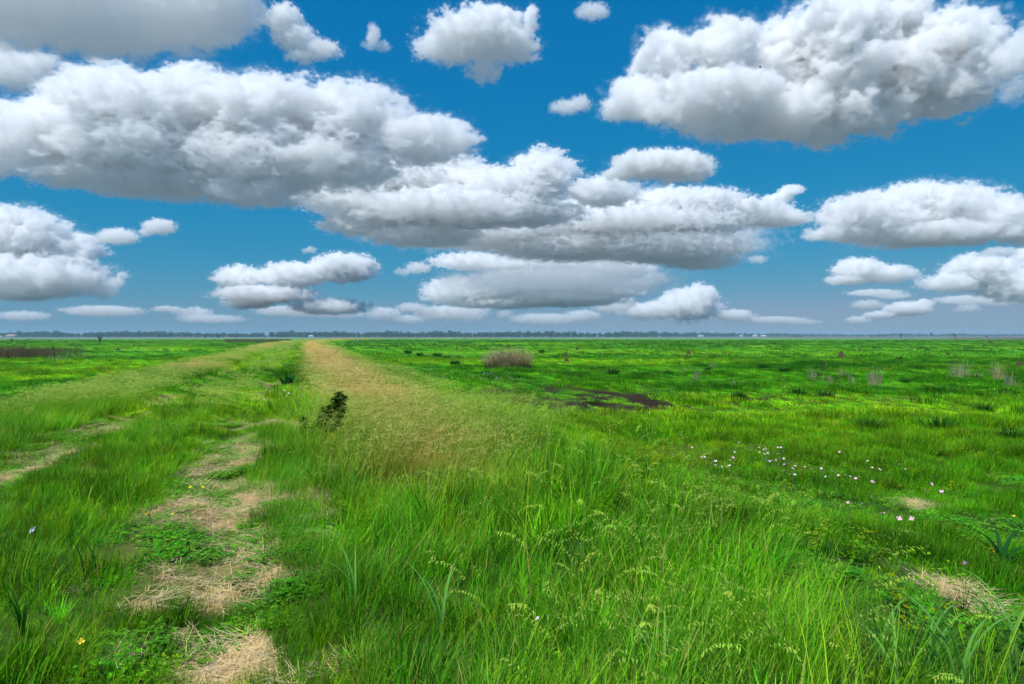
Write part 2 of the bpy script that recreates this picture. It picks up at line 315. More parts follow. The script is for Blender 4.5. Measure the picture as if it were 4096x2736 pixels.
for k, (lab, bl) in enumerate([('pale layered smudge of cloud on the horizon left of the low cumulus', [(168,309,16,3),(182,312,14,3)]), ('faint lumpy cloud on the horizon between track end and the broad pale cloud', [(412,308,16,5),(425,312,14,5)]),
    ('faint broad veil low on the left under the lumpy cumulus', [(300,311,44,5),(340,314,30,4)]), ('pale streak low on the right under the small domed cloud', [(872,293,26,3),(893,296,18,3)]),
    ('small curl of cloud right of the ragged streaming cloud', [(812,238,8,4),(818,234,6,3)]), ('faint streak at the right below the stepped cloud', [(975,300,40,4),(1005,303,22,3)]), ('small lumpy cloud in the gap under the right end of the streaming cloud', [(640,284,20,6),(656,279,12,7)]), ('small cloud tucked between the low centre cloud and the peaked cumulus', [(612,308,20,6),(626,303,11,6)]), ('ragged scrap of cloud left of the low centre cloud', [(418,268,14,6),(404,272,9,4)]), ('small cauliflower topped cloud on the horizon under the low centre cloud', [(470,316,16,6),(482,311,10,6)]), ('pale scrap of cloud near the right edge under the long domed cloud', [(1000,252,16,5),(985,255,10,3)]), ('pale low bank on the horizon right of the peaked cumulus', [(775,320,30,3),(800,322,20,2.5)]), ('flat little cloud on the horizon at the left edge', [(20,316,24,5)]), ('long thin cloud on the horizon under the stacked grey cumulus', [(102,311,38,5)]),
    ('faint peaked cloud on the horizon left of the track', [(194,315,16,8),(215,319,30,4)]), ('pale puffs on the horizon right of the track end', [(385,314,16,7),(405,319,22,4)]),
    ('broad pale cloud on the horizon below the centre clouds', [(448,313,34,7),(505,314,9,4)]), ('flat pale cloud on the horizon left of the peaked cumulus', [(545,319,34,5),(582,316,18,6)]),
    ('faint blue grey puff low on the right above the slanting cloud', [(868,305,16,5)]), ('small puff low near the right edge', [(967,309,12,5)]), ('tiny faint puff in the gap right of the centre clouds', [(757,260,10,4)]),
    ('tiny high wisp right of the top centre', [(592,13,16,8)]), ('tiny puff above the lumpy cumulus by the track', [(309,250,8,4)])]):
    cloud(lab, 40+k, bl, tau=2.6, px=.8, rag=1.3)

# ------------------------------------------------------------------ leaf materials
def leaf_mat(name, use_tint=True, col=(.06, .2, .02), head=(.42, .40, .16), through=.3):
    """blade attribute: r = height up the blade, g = chance, b = how far it is seed head or straw"""
    m, t = newmat(name)
    o = t.nodes.new('ShaderNodeOutputMaterial'); b = t.nodes.new('ShaderNodeAttribute'); b.attribute_name = 'blade'
    sp = t.nodes.new('ShaderNodeSeparateColor'); t.links.new(b.outputs['Color'], sp.inputs[0]); H, C, K = sp.outputs
    if use_tint:
        a = t.nodes.new('ShaderNodeAttribute'); a.attribute_type = 'INSTANCER'; a.attribute_name = 'tint'; base = a.outputs['Color']
        a2 = t.nodes.new('ShaderNodeAttribute'); a2.attribute_type = 'INSTANCER'; a2.attribute_name = 'ripe'
        hd = mixc(t, a2.outputs['Fac'], (.46, .55, .10), (.82, .60, .22))
    else: base = (*col, 1); hd = (*head, 1)
    warm = mixc(t, 1., base, (1.6, 1.3, .9), 'MULTIPLY'); cool = mixc(t, 1., base, (.35, .5, .9), 'MULTIPLY')
    c = mixc(t, mathn(t, 'POWER', mathn(t, 'SUBTRACT', 1., C), 3.), base, cool); c = mixc(t, mathn(t, 'POWER', C, 3.), c, warm)
    c = mixc(t, mathn(t, 'MULTIPLY', mathn(t, 'GREATER_THAN', C, .955), .8), c, (.42, .30, .10))
    c = mixc(t, K, c, hd)
    d = t.nodes.new('ShaderNodeBsdfPrincipled'); t.links.new(c, d.inputs['Base Color']); d.inputs['Roughness'].default_value = .5; d.inputs['Specular IOR Level'].default_value = .05
    tr = t.nodes.new('ShaderNodeBsdfTranslucent'); t.links.new(mixc(t, 1., c, (1.25, 1.25, .7), 'MULTIPLY'), tr.inputs[0])
    mx = t.nodes.new('ShaderNodeMixShader'); mx.inputs[0].default_value = through; t.links.new(d.outputs[0], mx.inputs[1]); t.links.new(tr.outputs[0], mx.inputs[2]); t.links.new(mx.outputs[0], o.inputs[0])
    return m
M_GRASS = leaf_mat('grass_leaf')
M_STRAW = leaf_mat('straw_stalk', False, (.72, .54, .27), (.86, .68, .38), .15)

class Sprig:
    """collects blades, seeds and leaves into one mesh"""
    def __init__(s): s.v = []; s.f = []; s.a = []
    def blade(s, p, az, L, w, lean=.15, bend=.8, segs=4, kind=0., ch=None, taper=.9, twist=0., h0=0., lift=1.):
        """a ribbon from p, leaning by lean at the foot and by bend more at the tip"""
        ch = R.random() if ch is None else ch; n0 = len(s.v); x, y, z = p; ds = L/segs
        cx, cy = math.cos(az+math.pi/2+twist)*w/2, math.sin(az+math.pi/2+twist)*w/2
        pts = []
        for i in range(segs+1):
            t = i/segs; k = (1-t**2.2*taper) if i < segs else 0
            pts.append((x, y, z))
            if i < segs:
                s.v += [(x-cx*k, y-cy*k, z), (x+cx*k, y+cy*k, z)]; s.a += [(h0+(1-h0)*t, ch, kind)]*2
            else: s.v.append((x, y, z)); s.a.append((1, ch, kind))
            th = lean+bend*t*t; th = min(th, 2.6)
            x += math.sin(th)*math.cos(az)*ds; y += math.sin(th)*math.sin(az)*ds; z += math.cos(th)*ds*lift
        for i in range(segs-1): a = n0+2*i; s.f.append((a, a+1, a+3, a+2))
        a = n0+2*(segs-1); s.f.append((a, a+1, a+2)); return pts
    def leaflet(s, p, az, tilt, L, w, ch=None, kind=0.):
        """a flat pointed leaf of four corners"""
        ch = R.random() if ch is None else ch; n0 = len(s.v); d = Vector((math.cos(az)*math.cos(tilt), math.sin(az)*math.cos(tilt), math.sin(tilt)))
        q = Vector((-math.sin(az), math.cos(az), R.uniform(-.3, .3)))*w/2; p = Vector(p)
        for k in (p, p+d*L*.5-q, p+d*L, p+d*L*.5+q): s.v.append(tuple(k)); s.a.append((.8, ch, kind))
        s.f.append((n0, n0+1, n0+2, n0+3))
    def seedhead(s, p, az, L, n=7, spread=.05, kind=1., seed=.018, droop=1.2):
        """a loose nodding head of spikelets along a curved rachis"""
        x, y, z = p; th = .5
        for i in range(n):
            th += droop/n; st = L/n; x += math.sin(th)*math.cos(az)*st; y += math.sin(th)*math.sin(az)*st; z += math.cos(th)*st
            for sg in (-1, 1):
                a2 = az+sg*R.uniform(.3, 1.1); q = R.uniform(.2, 1)*spread*(1-i/n*.5)
                s.leaflet((x+math.cos(a2)*q*.3, y+math.sin(a2)*q*.3, z-q*.2), a2, -R.uniform(.1, 1.1), seed*R.uniform(.8, 1.5), seed*.3, kind=kind)
    def mesh(s, name, mat):
        me = bpy.data.meshes.new(name); me.from_pydata(s.v, [], s.f)
        ca = me.color_attributes.new('blade', 'FLOAT_COLOR', 'POINT'); ca.data.foreach_set('color', np.concatenate([np.array(s.a, float), np.ones((len(s.a), 1))], 1).ravel())
        me.materials.append(mat); return me
def proto(name, sp, mat=None):
    o = bpy.data.objects.new(name, sp.mesh(name, mat or M_GRASS)); S.collection.objects.link(o); o.hide_render = True; o.hide_viewport = False
    o['kind'] = 'helper'; o.location = (0, -40, -60); return o
U = R.uniform
def disc(r): a = U(0, 6.283); q = r*math.sqrt(R.random()); return q*math.cos(a), q*math.sin(a)

def tuft(n, r, h, w, bend=(.3, 1.4), segs=4, lean=.35):
    s = Sprig()
    for _ in range(n):
        x, y = disc(r); az = math.atan2(y, x)+U(-1.2, 1.2); s.blade((x, y, -.02), az, h*U(.45, 1.1), w*U(.6, 1.2), lean*U(.1, 1)+math.hypot(x, y)/r*.15, U(*bend), segs)
    return s
def seedy(n, r, h, leafn=14, dr=1.3, seed=.02):
    s = tuft(leafn, r, h*.55, .005, (.3, 1.3), 3)
    for _ in range(n):
        x, y = disc(r); az = U(-.9, .7); L = h*U(.7, 1.1); pts = s.blade((x, y, 0), az, L, .0026, U(.02, .25), U(.3, .8), 4, kind=U(.1, .5), taper=.4)
        s.seedhead(pts[-1], az+U(-.4, .4), U(.09, .17), 6, .05, kind=U(.6, 1), seed=seed, droop=dr*U(.6, 1.2))
    return s
def brome(h):
    s = tuft(5, .05, h*.5, .006, (.3, 1.2), 4); az = U(0, 6.28); pts = s.blade((0, 0, 0), az, h, .0035, .05, .7, 6, kind=.25, taper=.4)
    s.seedhead(pts[-1], az, .17, 12, .022, kind=.55, seed=.017, droop=1.0); return s
def turf(n, r, h, w):
    s = Sprig()
    for _ in range(n):
        x, y = disc(r); s.blade((x, y, -.01), U(0, 6.28), h*U(.3, 1.2), w*U(.6, 1.2), U(.1, .7), U(.3, 1.3), 2)
    return s
def clover(n, r):
    s = Sprig()
    for _ in range(n):
        x, y = disc(r); z = U(.01, .05); a = U(0, 6.28); c = U(.1, .9); L = U(.010, .02)
        for k in range(3): s.leaflet((x, y, z), a+k*2.09, U(-.1, .35), L, L*.8, ch=c)
    return s
def strawbits(n, r):
    s = Sprig()
    for _ in range(n):
        x, y = disc(r); s.blade((x, y, U(.0, .025)), U(0, 6.28), U(.06, .24), U(.0015, .0035), 1.5+U(-.12, .08), U(-.25, .25), 3, kind=R.random(), taper=.3)
    return s
def herb(h):
    """a leafy little weed"""
    s = Sprig()
    for _ in range(5):
        az = U(0, 6.28); pts = s.blade((0, 0, 0), az, h*U(.6, 1), .003, U(.1, .5), .5, 5, ch=.3)
        for p in pts[1:]:
            for k in range(4): s.leaflet(p, U(0, 6.28), U(-.3, .5), U(.02, .035), U(.01, .016), ch=U(.5, .95))
    return s
P_TALL = [proto('grass_tuft', tuft(36, .10, .40, w_, (.2, 1.7), 4, .5)) for w_ in (.005, .0065, .008, .0105, .0065, .005)]
P_SHORT = [proto('short_grass_tuft', tuft(46, .10, .19, .0045, (.2, 1.3), 3, .5)) for _ in range(4)]
P_FINE = [proto('fine_grass_tuft', tuft(60, .11, .42, .0030, (.6, 1.6), 4)) for _ in range(3)]
P_SEED = [proto('seeding_grass_tuft', seedy(6, .12, .60, 18, seed=.017)) for _ in range(5)]
P_BROME = [proto('brome_grass', brome(U(.5, .65))) for _ in range(4)]
P_TURF = [proto('turf_tuft', turf(70, .13, .09, .0045)) for _ in range(3)]
P_CLOV = [proto('clover_patch', clover(70, .13)) for _ in range(2)]
P_HERB = [proto('leafy_weed', herb(U(.15, .25))) for _ in range(3)]
P_STRAW = [proto('straw_litter', strawbits(60, .14), M_STRAW) for _ in range(3)]
P_MIDF = [proto('field_grass_patch', tuft(110, .32, .20, .011, (.2, 1.3), 3, .5)) for _ in range(4)]
P_MIDT = [proto('tall_grass_patch', seedy(26, .3, .58, 60, seed=.03)) for _ in range(4)]
P_FARF = [proto('far_grass_patch', tuft(90, 1.0, .22, .045, (.2, 1.2), 2, .6)) for _ in range(3)]
P_FART = [proto('far_tall_grass_patch', seedy(40, .8, .6, 60, seed=.07)) for _ in range(3)]

# ------------------------------------------------------------------ sowing
def wedge(n, y0, y1, side=1.5, k=.80):
    """points spread evenly over the ground in view between y0 and y1"""
    A = lambda y: k*y*y+2*side*y
    a = rng.random(n)*(A(y1)-A(y0))+A(y0); y = (-side+np.sqrt(side*side+k*a))/k; x = (rng.random(n)*2-1)*(k*y+side); return x, y
def sow(name, label, protos, x, y, scale, tint, ripe, wind=.15, lean=.12, zoff=0., sz=None, fixed_yaw=False):
    n = len(x)
    if n == 0: return
    z = height(x, y)+zoff
    yaw = rng.random(n)*6.283 if not fixed_yaw else rng.normal(0, .45, n)
    wd = wind*(.5+fbm(x, y, 3.5, 51)); rx = rng.normal(0, lean, n)+wd*np.sin(yaw); ry = rng.normal(0, lean, n)+wd*np.cos(yaw)
    me = bpy.data.meshes.new(name); me.vertices.add(n); me.vertices.foreach_set('co', np.stack([x, y, z], 1).astype(np.float32).ravel())
    def attr(nm, ty, arr, key): a = me.attributes.new(nm, ty, 'POINT'); a.data.foreach_set(key, np.ascontiguousarray(arr).ravel())
    attr('rot', 'FLOAT_VECTOR', np.stack([rx, ry, yaw], 1).astype(np.float32), 'vector')
    szz = scale if sz is None else sz
    attr('grow', 'FLOAT_VECTOR', np.stack([scale, scale, szz], 1).astype(np.float32), 'vector')
    attr('which', 'INT', rng.integers(0, len(protos), n).astype(np.int32), 'value')
    attr('tint', 'FLOAT_COLOR', np.concatenate([tint, np.ones((n, 1))], 1).astype(np.float32), 'color')
    attr('ripe', 'FLOAT', np.broadcast_to(ripe, (n,)).astype(np.float32), 'value')
    o = bpy.data.objects.new(name, me); S.collection.objects.link(o); o['kind'] = 'stuff'; o['label'] = label
    t = bpy.data.node_groups.new('sow', 'GeometryNodeTree'); t.interface.new_socket('Geometry', in_out='INPUT', socket_type='NodeSocketGeometry'); t.interface.new_socket('Geometry', in_out='OUTPUT', socket_type='NodeSocketGeometry')
    N = t.nodes.new; L = t.links.new; gi = N('NodeGroupInput'); go = N('NodeGroupOutput'); ip = N('GeometryNodeInstanceOnPoints'); jg = N('GeometryNodeJoinGeometry')
    for p in protos[::-1]:
        oi = N('GeometryNodeObjectInfo'); oi.inputs[0].default_value = p; oi.inputs['As Instance'].default_value = True; L(oi.outputs['Geometry'], jg.inputs[0])
    def na(nm, ty):
        a = N('GeometryNodeInputNamedAttribute'); a.data_type = ty; a.inputs[0].default_value = nm; return a.outputs[0]
    L(gi.outputs[0], ip.inputs['Points']); L(jg.outputs[0], ip.inputs['Instance']); ip.inputs['Pick Instance'].default_value = True
    L(na('which', 'INT'), ip.inputs['Instance Index']); L(na('rot', 'FLOAT_VECTOR'), ip.inputs['Rotation']); L(na('grow', 'FLOAT_VECTOR'), ip.inputs['Scale'])
    L(ip.outputs[0], go.inputs[0]); o.modifiers.new('sow', 'NODES').node_group = t
    return o
def keep(x, y, p):
    k = rng.random(len(x)) < p; return x[k], y[k], zones(x[k], y[k])
def jitter(c, s=.18): return c*np.exp(rng.normal(0, s, (len(c), 1)))*np.exp(np.stack([rng.normal(0, .28, len(c)), rng.normal(0, .06, len(c)), rng.normal(0, .3, len(c))], 1))

# near ground, 1 to 14 m
x, y = wedge(30000, .9, 14); z = zones(x, y)
clump = sstep(.35, .6, fbm(x, y, .8, 61, 2)); bare = 1-np.clip(z['straw']*1.3+z['soil'], 0, 1)
tallness = np.clip(z['band_r']+z['band_l']+z['mid']*.75, 0, 1)
xs, ys, zs = keep(x, y, tallness*bare*.66*(.2+.75*sstep(.33, .5, fbm(x, y, .45, 60, 2))))
hgt = (.3+.75*fbm(xs, ys, 1.0, 62)+.15*zs['band_r'])*np.exp(rng.normal(0, .22, len(xs)))*(1.05-.28*(1-sstep(3.5, 8, ys))); sow('tall_grass', 'tall soft green grass on the bank along the track', P_TALL, xs, ys, hgt*(1-.42*zs['mid']), jitter(leafcol(xs, ys, zs), .3), zs['gold'], wind=.06, lean=.18)
x, y = wedge(16000, .9, 14); z = zones(x, y); bare = 1-np.clip(z['straw']*1.3+z['soil'], 0, 1); tallness = np.clip(z['band_r']+z['band_l']+z['mid']*.8+z['shoulder'], 0, 1)
xs, ys, zs = keep(x, y, tallness*bare*.6*(.05+.95*sstep(.45, .65, fbm(x, y, 1.8, 63))))
sow('fine_grass', 'fine hair-like grass leaning in the wind on the bank', P_FINE, xs, ys, (.6+.5*fbm(xs, ys, 1.1, 64))*(1-.5*zs['mid']), jitter(leafcol(xs, ys, zs)*.6+np.array(G_COOL)*.5), zs['gold'], wind=.25)
x, y = wedge(20000, 2.2, 14); z = zones(x, y)
xs, ys, zs = keep(x, y, np.clip(z['band_r']*(.05+.3*sstep(.3, 1.2, z['q'])+.65*sstep(5, 8.5, y+.9*(z['q']-1.5)))*.8+z['band_l']*.6+z['mid']*.18*sstep(6, 10, y)+z['gold']*.9, 0, 1)*np.clip(sstep(.38, .6, fbm(x, y, 1.5, 65))+z['gold']*.6, 0, 1))
sow('seeding_grass', 'pale seeding grass with nodding heads on the bank shoulders', P_SEED, xs, ys, (.75+.35*fbm(xs, ys, 1.5, 66))*(1-.45*zs['mid']), jitter(leafcol(xs, ys, zs)), zs['gold'], wind=.25, fixed_yaw=True)
x, y = wedge(2600, 1.3, 9); z = zones(x, y); xs, ys, zs = keep(x, y, z['band_r']*(z['q'] > .7)*.8*sstep(.4, .6, fbm(x, y, 1.2, 67)))
sow('brome_grass_heads', 'scattered tall brome stalks with drooping spikelets in the foreground', P_BROME, xs, ys, .85+.3*rng.random(len(xs)), jitter(leafcol(xs, ys, zs)*.5+np.array(G_LIME)*.6), zs['gold']*.5, wind=.1)
x, y = wedge(34000, .9, 16); z = zones(x, y); low = np.clip(1-z['band_r']*.85-z['band_l']*.7-z['mid']*.4, 0, 1)
xs, ys, zs = keep(x, y, low*(1-np.clip(z['straw']*1.5, 0, .93))*(1-z['soil']*.85)*.85)
lush = sstep(.25, .75, fbm(xs, ys, .75, 68)); k = rng.random(len(xs)) < .35+.75*lush+zs['track']; xs, ys, lush = xs[k], ys[k], lush[k]; zs = {a: b[k] for a, b in zs.items()}; tr = zs['track']
sow('short_grass', 'short thick green grass of the field and wheel ruts', P_SHORT, xs, ys, (.35+1.15*lush)*(1-.5*tr), jitter(leafcol(xs, ys, zs)*(1.15-.5*lush[:, None]), .32), zs['gold']*0)
x, y = wedge(14000, .9, 12); z = zones(x, y); xs, ys, zs = keep(x, y, (z['track']*.9+.3*z['field'])*(1-z['straw']*.9)*sstep(.42, .58, fbm(x, y, .7, 69)))
sow('clover', 'low clover and creeping leaves in the wheel ruts', P_CLOV, xs, ys, .8+.5*rng.random(len(xs)), jitter(leafcol(xs, ys, zs)*.6+np.array((.08, .28, .03))*.5), 0*xs, wind=0, lean=.05)
x, y = wedge(26000, .9, 12); z = zones(x, y); tr = np.clip(z['track']+z['shoulder'], 0, 1); xs, ys, zs = keep(x, y, np.clip(z['straw']*1.0+tr*.42*sstep(.4, .6, fbm(x, y, 1, 70)), 0, 1)*.8+z['soil']*.2)
sow('straw_litter', 'dry straw lying on the bare patches of the track', P_STRAW, xs, ys, .7+.5*rng.random(len(xs)), jitter(np.tile((.5, .4, .2), (len(xs), 1))), 0*xs, wind=0, lean=.05, zoff=.005)
x, y = wedge(3000, 1.2, 12); z = zones(x, y); xs, ys, zs = keep(x, y, (z['band_r']*.35+z['field']*.5)*sstep(.5, .65, fbm(x, y, 1.5, 71)))
sow('leafy_weeds', 'small leafy weeds scattered through the grass', P_HERB, xs, ys, .7+.7*rng.random(len(xs)), jitter(np.tile(G_LIME*.5, (len(xs), 1))), 0*xs)
# middle ground, 13 to 60 m
x, y = wedge(60000, 13, 62, 2, .78); z = zones(x, y); p = np.clip(1.25-y/70, .35, 1)
tl = np.clip(z['band_r']+z['band_l']+z['mid']*.7, 0, 1)
xs, ys, zs = keep(x, y, tl*p)
k = rng.random(len(xs)) < .35+.5*fbm(xs, ys, 3, 78)-.22*zs['band_l']-.3*sstep(1.8, 2.8, zs['q']); k2 = ~k; z0_ = zs; x2, y2 = xs[k2], ys[k2]; z2 = zones(x2, y2); sow('bank_grass', 'green grass between the seeding grass on the bank further off', P_MIDF, x2, y2, .9+0*x2, jitter(leafcol(x2, y2, z2), .25), 0*x2, wind=.2, sz=(1.3+.9*fbm(x2, y2, 2., 73))*(1-.65*z2['mid']))
xs, ys = xs[k], ys[k]; zs = zones(xs, ys)
sow('seeding_grass_bank', 'long pale seeding grass along the bank further off', P_MIDT, xs, ys, .8+.4*fbm(xs, ys, 2.5, 72), jitter(leafcol(xs, ys, zs)), np.clip(zs['gold']*1.4, 0, 1), wind=.25, fixed_yaw=True, sz=(.45+.5*fbm(xs, ys, 2., 73))*(1-.6*zs['mid']))
xs, ys, zs = keep(x, y, (1-tl*.9)*(1-z['track']*.7)*(1-z['soil']*.95)*(1-np.clip(z['thin']*1.3, 0, .92)*sstep(.4, .5, fbm(x, y, 1.1, 23)))*p)
lush = sstep(.3, .8, fbm(xs, ys, 1.5, 74)*.7+.3*fbm(xs, ys, 6, 79))**1.3; sow('field_grass', 'green pasture grass in uneven tussocks across the field', P_MIDF, xs, ys, .7+.9*lush, jitter(leafcol(xs, ys, zs)*(1.32-.62*lush[:, None]), .28), zs['gold']*0, sz=(.22+1.5*lush)*(1-.55*zs['thin'])*(1-.65*zs['track']))
x, y = wedge(9000, 9, 330, 3, .78); z = zones(x, y); xs, ys, zs = keep(x, y, (z['q'] > 5)*.9*sstep(.4, .6, fbm(x, y, 20, 77))+(z['q'] < -8)*.5*sstep(.45, .6, fbm(x, y, 15, 77)))
sow('dark_grass_tufts', 'small dark green tufts dotted over the field', P_MIDF, xs, ys, .5+.9*rng.random(len(xs))*(1+ys/160), jitter(np.tile((.03, .12, .01), (len(xs), 1)), .3), 0*xs, sz=.9+1.3*rng.random(len(xs))*(1+ys/200))
# far ground, 60 to 330 m
x, y = wedge(52000, 58, 330, 3, .78); z = zones(x, y); tl = np.clip(z['band_r']+z['band_l']+z['mid'], 0, 1)
xs, ys, zs = keep(x, y, tl)
sow('seeding_grass_far', 'straw coloured grass on the far run of the bank', P_FART, xs, ys, 1+0*xs, jitter(leafcol(xs, ys, zs)), np.clip(zs['gold']+.2, 0, 1), wind=.2, fixed_yaw=True, sz=.7+0*xs)
lush = fbm(x, y, 4, 75)**2; xs, ys, zs = keep(x, y, (1-tl)*np.clip(lush*1.6, .1, .9)); lush = fbm(xs, ys, 4, 75)**2
sow('field_grass_far', 'pasture grass and dark tussocks far out on the field', P_FARF, xs, ys, .8+.8*lush, jitter(leafcol(xs, ys, zs)*(1.25-.8*lush[:, None])), 0*xs, sz=.3+1.6*lush)

# ------------------------------------------------------------------ things: helpers
def tag(o, label, cat, group=None):
    o['label'] = label; o['category'] = cat
    if group: o['group'] = group
    return o
def meshob(name, me, parent=None, loc=None):
    o = bpy.data.objects.new(name, me); S.collection.objects.link(o)
    if parent: o.parent = parent
    if loc is not None: o.location = loc
    return o
def empty(name, loc, rz=0): 
    o = bpy.data.objects.new(name, None); S.collection.objects.link(o); o.location = loc; o.rotation_euler.z = rz; return o
def rawmesh(name, v, f, mat, smooth=False):
    me = bpy.data.meshes.new(name); me.from_pydata([tuple(p) for p in v], [], f); me.materials.append(mat)
    if smooth: me.polygons.foreach_set('use_smooth', [True]*len(me.polygons))
    return me
def box(v, f, c, d, rz=0.):
    n = len(v); x, y, z = c; a, b, h = d[0]/2, d[1]/2, d[2]/2; cs, sn = math.cos(rz), math.sin(rz)
    for k in (-1, 1):
        for i, j in ((-1, -1), (1, -1), (1, 1), (-1, 1)): v.append((x+i*a*cs-j*b*sn, y+i*a*sn+j*b*cs, z+k*h))
    f += [(n+3, n+2, n+1, n), (n+4, n+5, n+6, n+7)]+[(n+i, n+(i+1) % 4, n+4+(i+1) % 4, n+4+i) for i in range(4)]
def tube(v, f, pts, r, sides=5):
    n0 = len(v)
    for i, p in enumerate(pts):
        p = Vector(p); d = (Vector(pts[min(i+1, len(pts)-1)])-Vector(pts[max(i-1, 0)])).normalized(); a = d.orthogonal().normalized(); b = d.cross(a)
        for k in range(sides): t = 6.2832*k/sides; v.append(tuple(p+(a*math.cos(t)+b*math.sin(t))*r[i]))
    for i in range(len(pts)-1):
        for k in range(sides): a = n0+i*sides+k; b = n0+i*sides+(k+1) % sides; f.append((a, b, b+sides, a+sides))
    f.append(tuple(n0+(len(pts)-1)*sides+k for k in range(sides))); 
M_BARK = plain('grey_brown_bark', (.09, .065, .045), .9, 9, .4)
M_TWIG = plain('dark_twigs', (.07, .05, .035), .9, 9, .4)
M_SOIL = plain('dark_crumbly_soil', (.075, .045, .02), 1., 9, .8, .04)
M_DRYST = leaf_mat('dry_stalks', False, (.44, .34, .20), (.58, .48, .30), .3)
M_BUNCH = leaf_mat('tan_bunchgrass_stalks', False, (.42, .32, .19), (.54, .43, .27), .3)
M_GREYST = leaf_mat('grey_dead_stalks', False, (.36, .30, .21), (.50, .44, .33), .25)
M_BROWNST = leaf_mat('brown_dead_stalks', False, (.13, .085, .05), (.19, .13, .08), .2)
M_DARKG = leaf_mat('dark_green_leaf', False, (.025, .13, .012), (.08, .14, .02), .4)
M_TUSS = leaf_mat('tussock_leaf', False, (.028, .15, .010), (.2, .2, .05), .3)
M_DOCK = leaf_mat('dock_leaf', False, (.048, .14, .010), (.07, .10, .012), .3)
M_LONG = leaf_mat('broad_blue_green_blade', False, (.14, .38, .07), (.4, .42, .18), .35)
M_BROAD = leaf_mat('broad_dark_leaf', False, (.015, .11, .02), (.1, .2, .03), .35)
M_TREE = leaf_mat('tree_leaf', True, through=.25)

# ------------------------------------------------------------------ woodland along the horizon
def grow_tree(h, lobes, n=420, leaf=.75, wind=.12, low=.16):
    """trunk, limbs and a crown of many leaf clumps; returns crown and wood"""
    s = Sprig(); v, f = [], []
    tube(v, f, [(0, 0, -.2), (.05*h*.3, 0, h*.22), (.06*h, 0, h*.45)], [h*.032, h*.024, h*.015], 6)
    for _ in range(lobes):
        a = U(0, 6.28); r = U(.05, .30)*h; c = Vector((r*math.cos(a)+wind*h*.4, r*math.sin(a), h*U(low, .84))); R0 = h*U(.13, .24)
        tube(v, f, [(.05*h*.3, 0, h*U(.2, .35)), tuple(c*.7+Vector((0, 0, h*.05))), tuple(c)], [h*.014, h*.009, h*.004], 4)
        for _ in range(n//lobes):
            d = Vector((R.gauss(0, 1), R.gauss(0, 1), R.gauss(0, .7))).normalized()*R0*U(.55, 1.05); p = c+d
            s.leaflet(p, U(0, 6.28), U(-.9, .9), leaf*U(.6, 1.3), leaf*U(.5, .9), ch=U(.2, .8))
    return s, (v, f)
def tree_mesh(name, h, lobes, n=420, leaf=.75):
    s, (v, f) = grow_tree(h, lobes, n, leaf); me = s.mesh(name, M_TREE); me.materials.append(M_BARK)
    n0 = len(s.v); me2 = bpy.data.meshes.new(name); me2.from_pydata(s.v+v, [], s.f+[tuple(i+n0 for i in q) for q in f])
    ca = me2.color_attributes.new('blade', 'FLOAT_COLOR', 'POINT'); ca.data.foreach_set('color', np.concatenate([np.concatenate([np.array(s.a, float), np.ones((n0, 1))], 1), np.tile((.5, .5, 0, 1.), (len(v), 1))]).ravel())
    me2.materials.append(M_TREE); me2.materials.append(M_BARK)
    me2.polygons.foreach_set('material_index', [0]*len(s.f)+[1]*len(f)); return me2
P_TREE = []
for k in range(6):
    o = bpy.data.objects.new('woodland_tree', tree_mesh('woodland_tree', U(8.2, 11.2), R.randint(10, 15), 620, 1.)); S.collection.objects.link(o); o.hide_render = True; o['kind'] = 'helper'; o.location = (0, -60, -60); P_TREE.append(o)
us, ds, sc = [], [], []
u = -90.
while u < 1115:
    D = 1150+1050*float(sstep(560, 900, u)); gap = .45 if (262 < u < 268) else 1.
    for row in range(5):
        us.append(u+U(-2, 2)); ds.append(D*(1+.035*row)+U(-15, 15)); sc.append(gap*U(.72, 1.12)*(.8 if row == 0 else 1.)*(.78+.45*float(vnoise(u, 0, 26, 3))))
    u += 6.5/D*F*.85
us, ds, sc = map(np.array, (us, ds, sc)); tx = (us-CU)/F*ds
sow('woodland', 'low blue green belt of trees along the horizon', P_TREE, tx, ds, sc, jitter(np.tile((.03, .085, .03), (len(us), 1)), .35), 0*tx, wind=0, lean=.03, sz=sc)
def lone_tree(u, v, hpx, label, name='tree', col=(.035, .08, .02), D=None, w=1.):
    X, Y, Z = at(u, v); 
    if D: X, Y, Z = (u-CU)/F*D, D, FIELD
    h = hpx*Y/F; s, (tv, tf) = grow_tree(h, 10, 600, h*.085, low=.34)
    e = empty(name, (X, Y, Z)); tag(e, label, 'tree'); e.scale = (w, w, 1)
    meshob('trunk', rawmesh('trunk', tv, tf, M_BARK), e); m = s.mesh('crown', leaf_mat('tree_crown_leaf', False, col, col, .25)); meshob('crown', m, e)
lone_tree(931.6, 337.2, 5.2, 'taller rounded tree standing just before the woodland right of the pens', D=1250)
lone_tree(886, 337.2, 3.8, 'small dark tree at the horizon just right of the cattle pens', D=1250)
lone_tree(19, 337.2, 7.3, 'tallest wind-shaped tree above the woodland near the left edge', D=1100)
lone_tree(277, 337.6, 3.4, 'reddish brown tree standing out alone left of the track end', col=(.12, .05, .03), D=900)

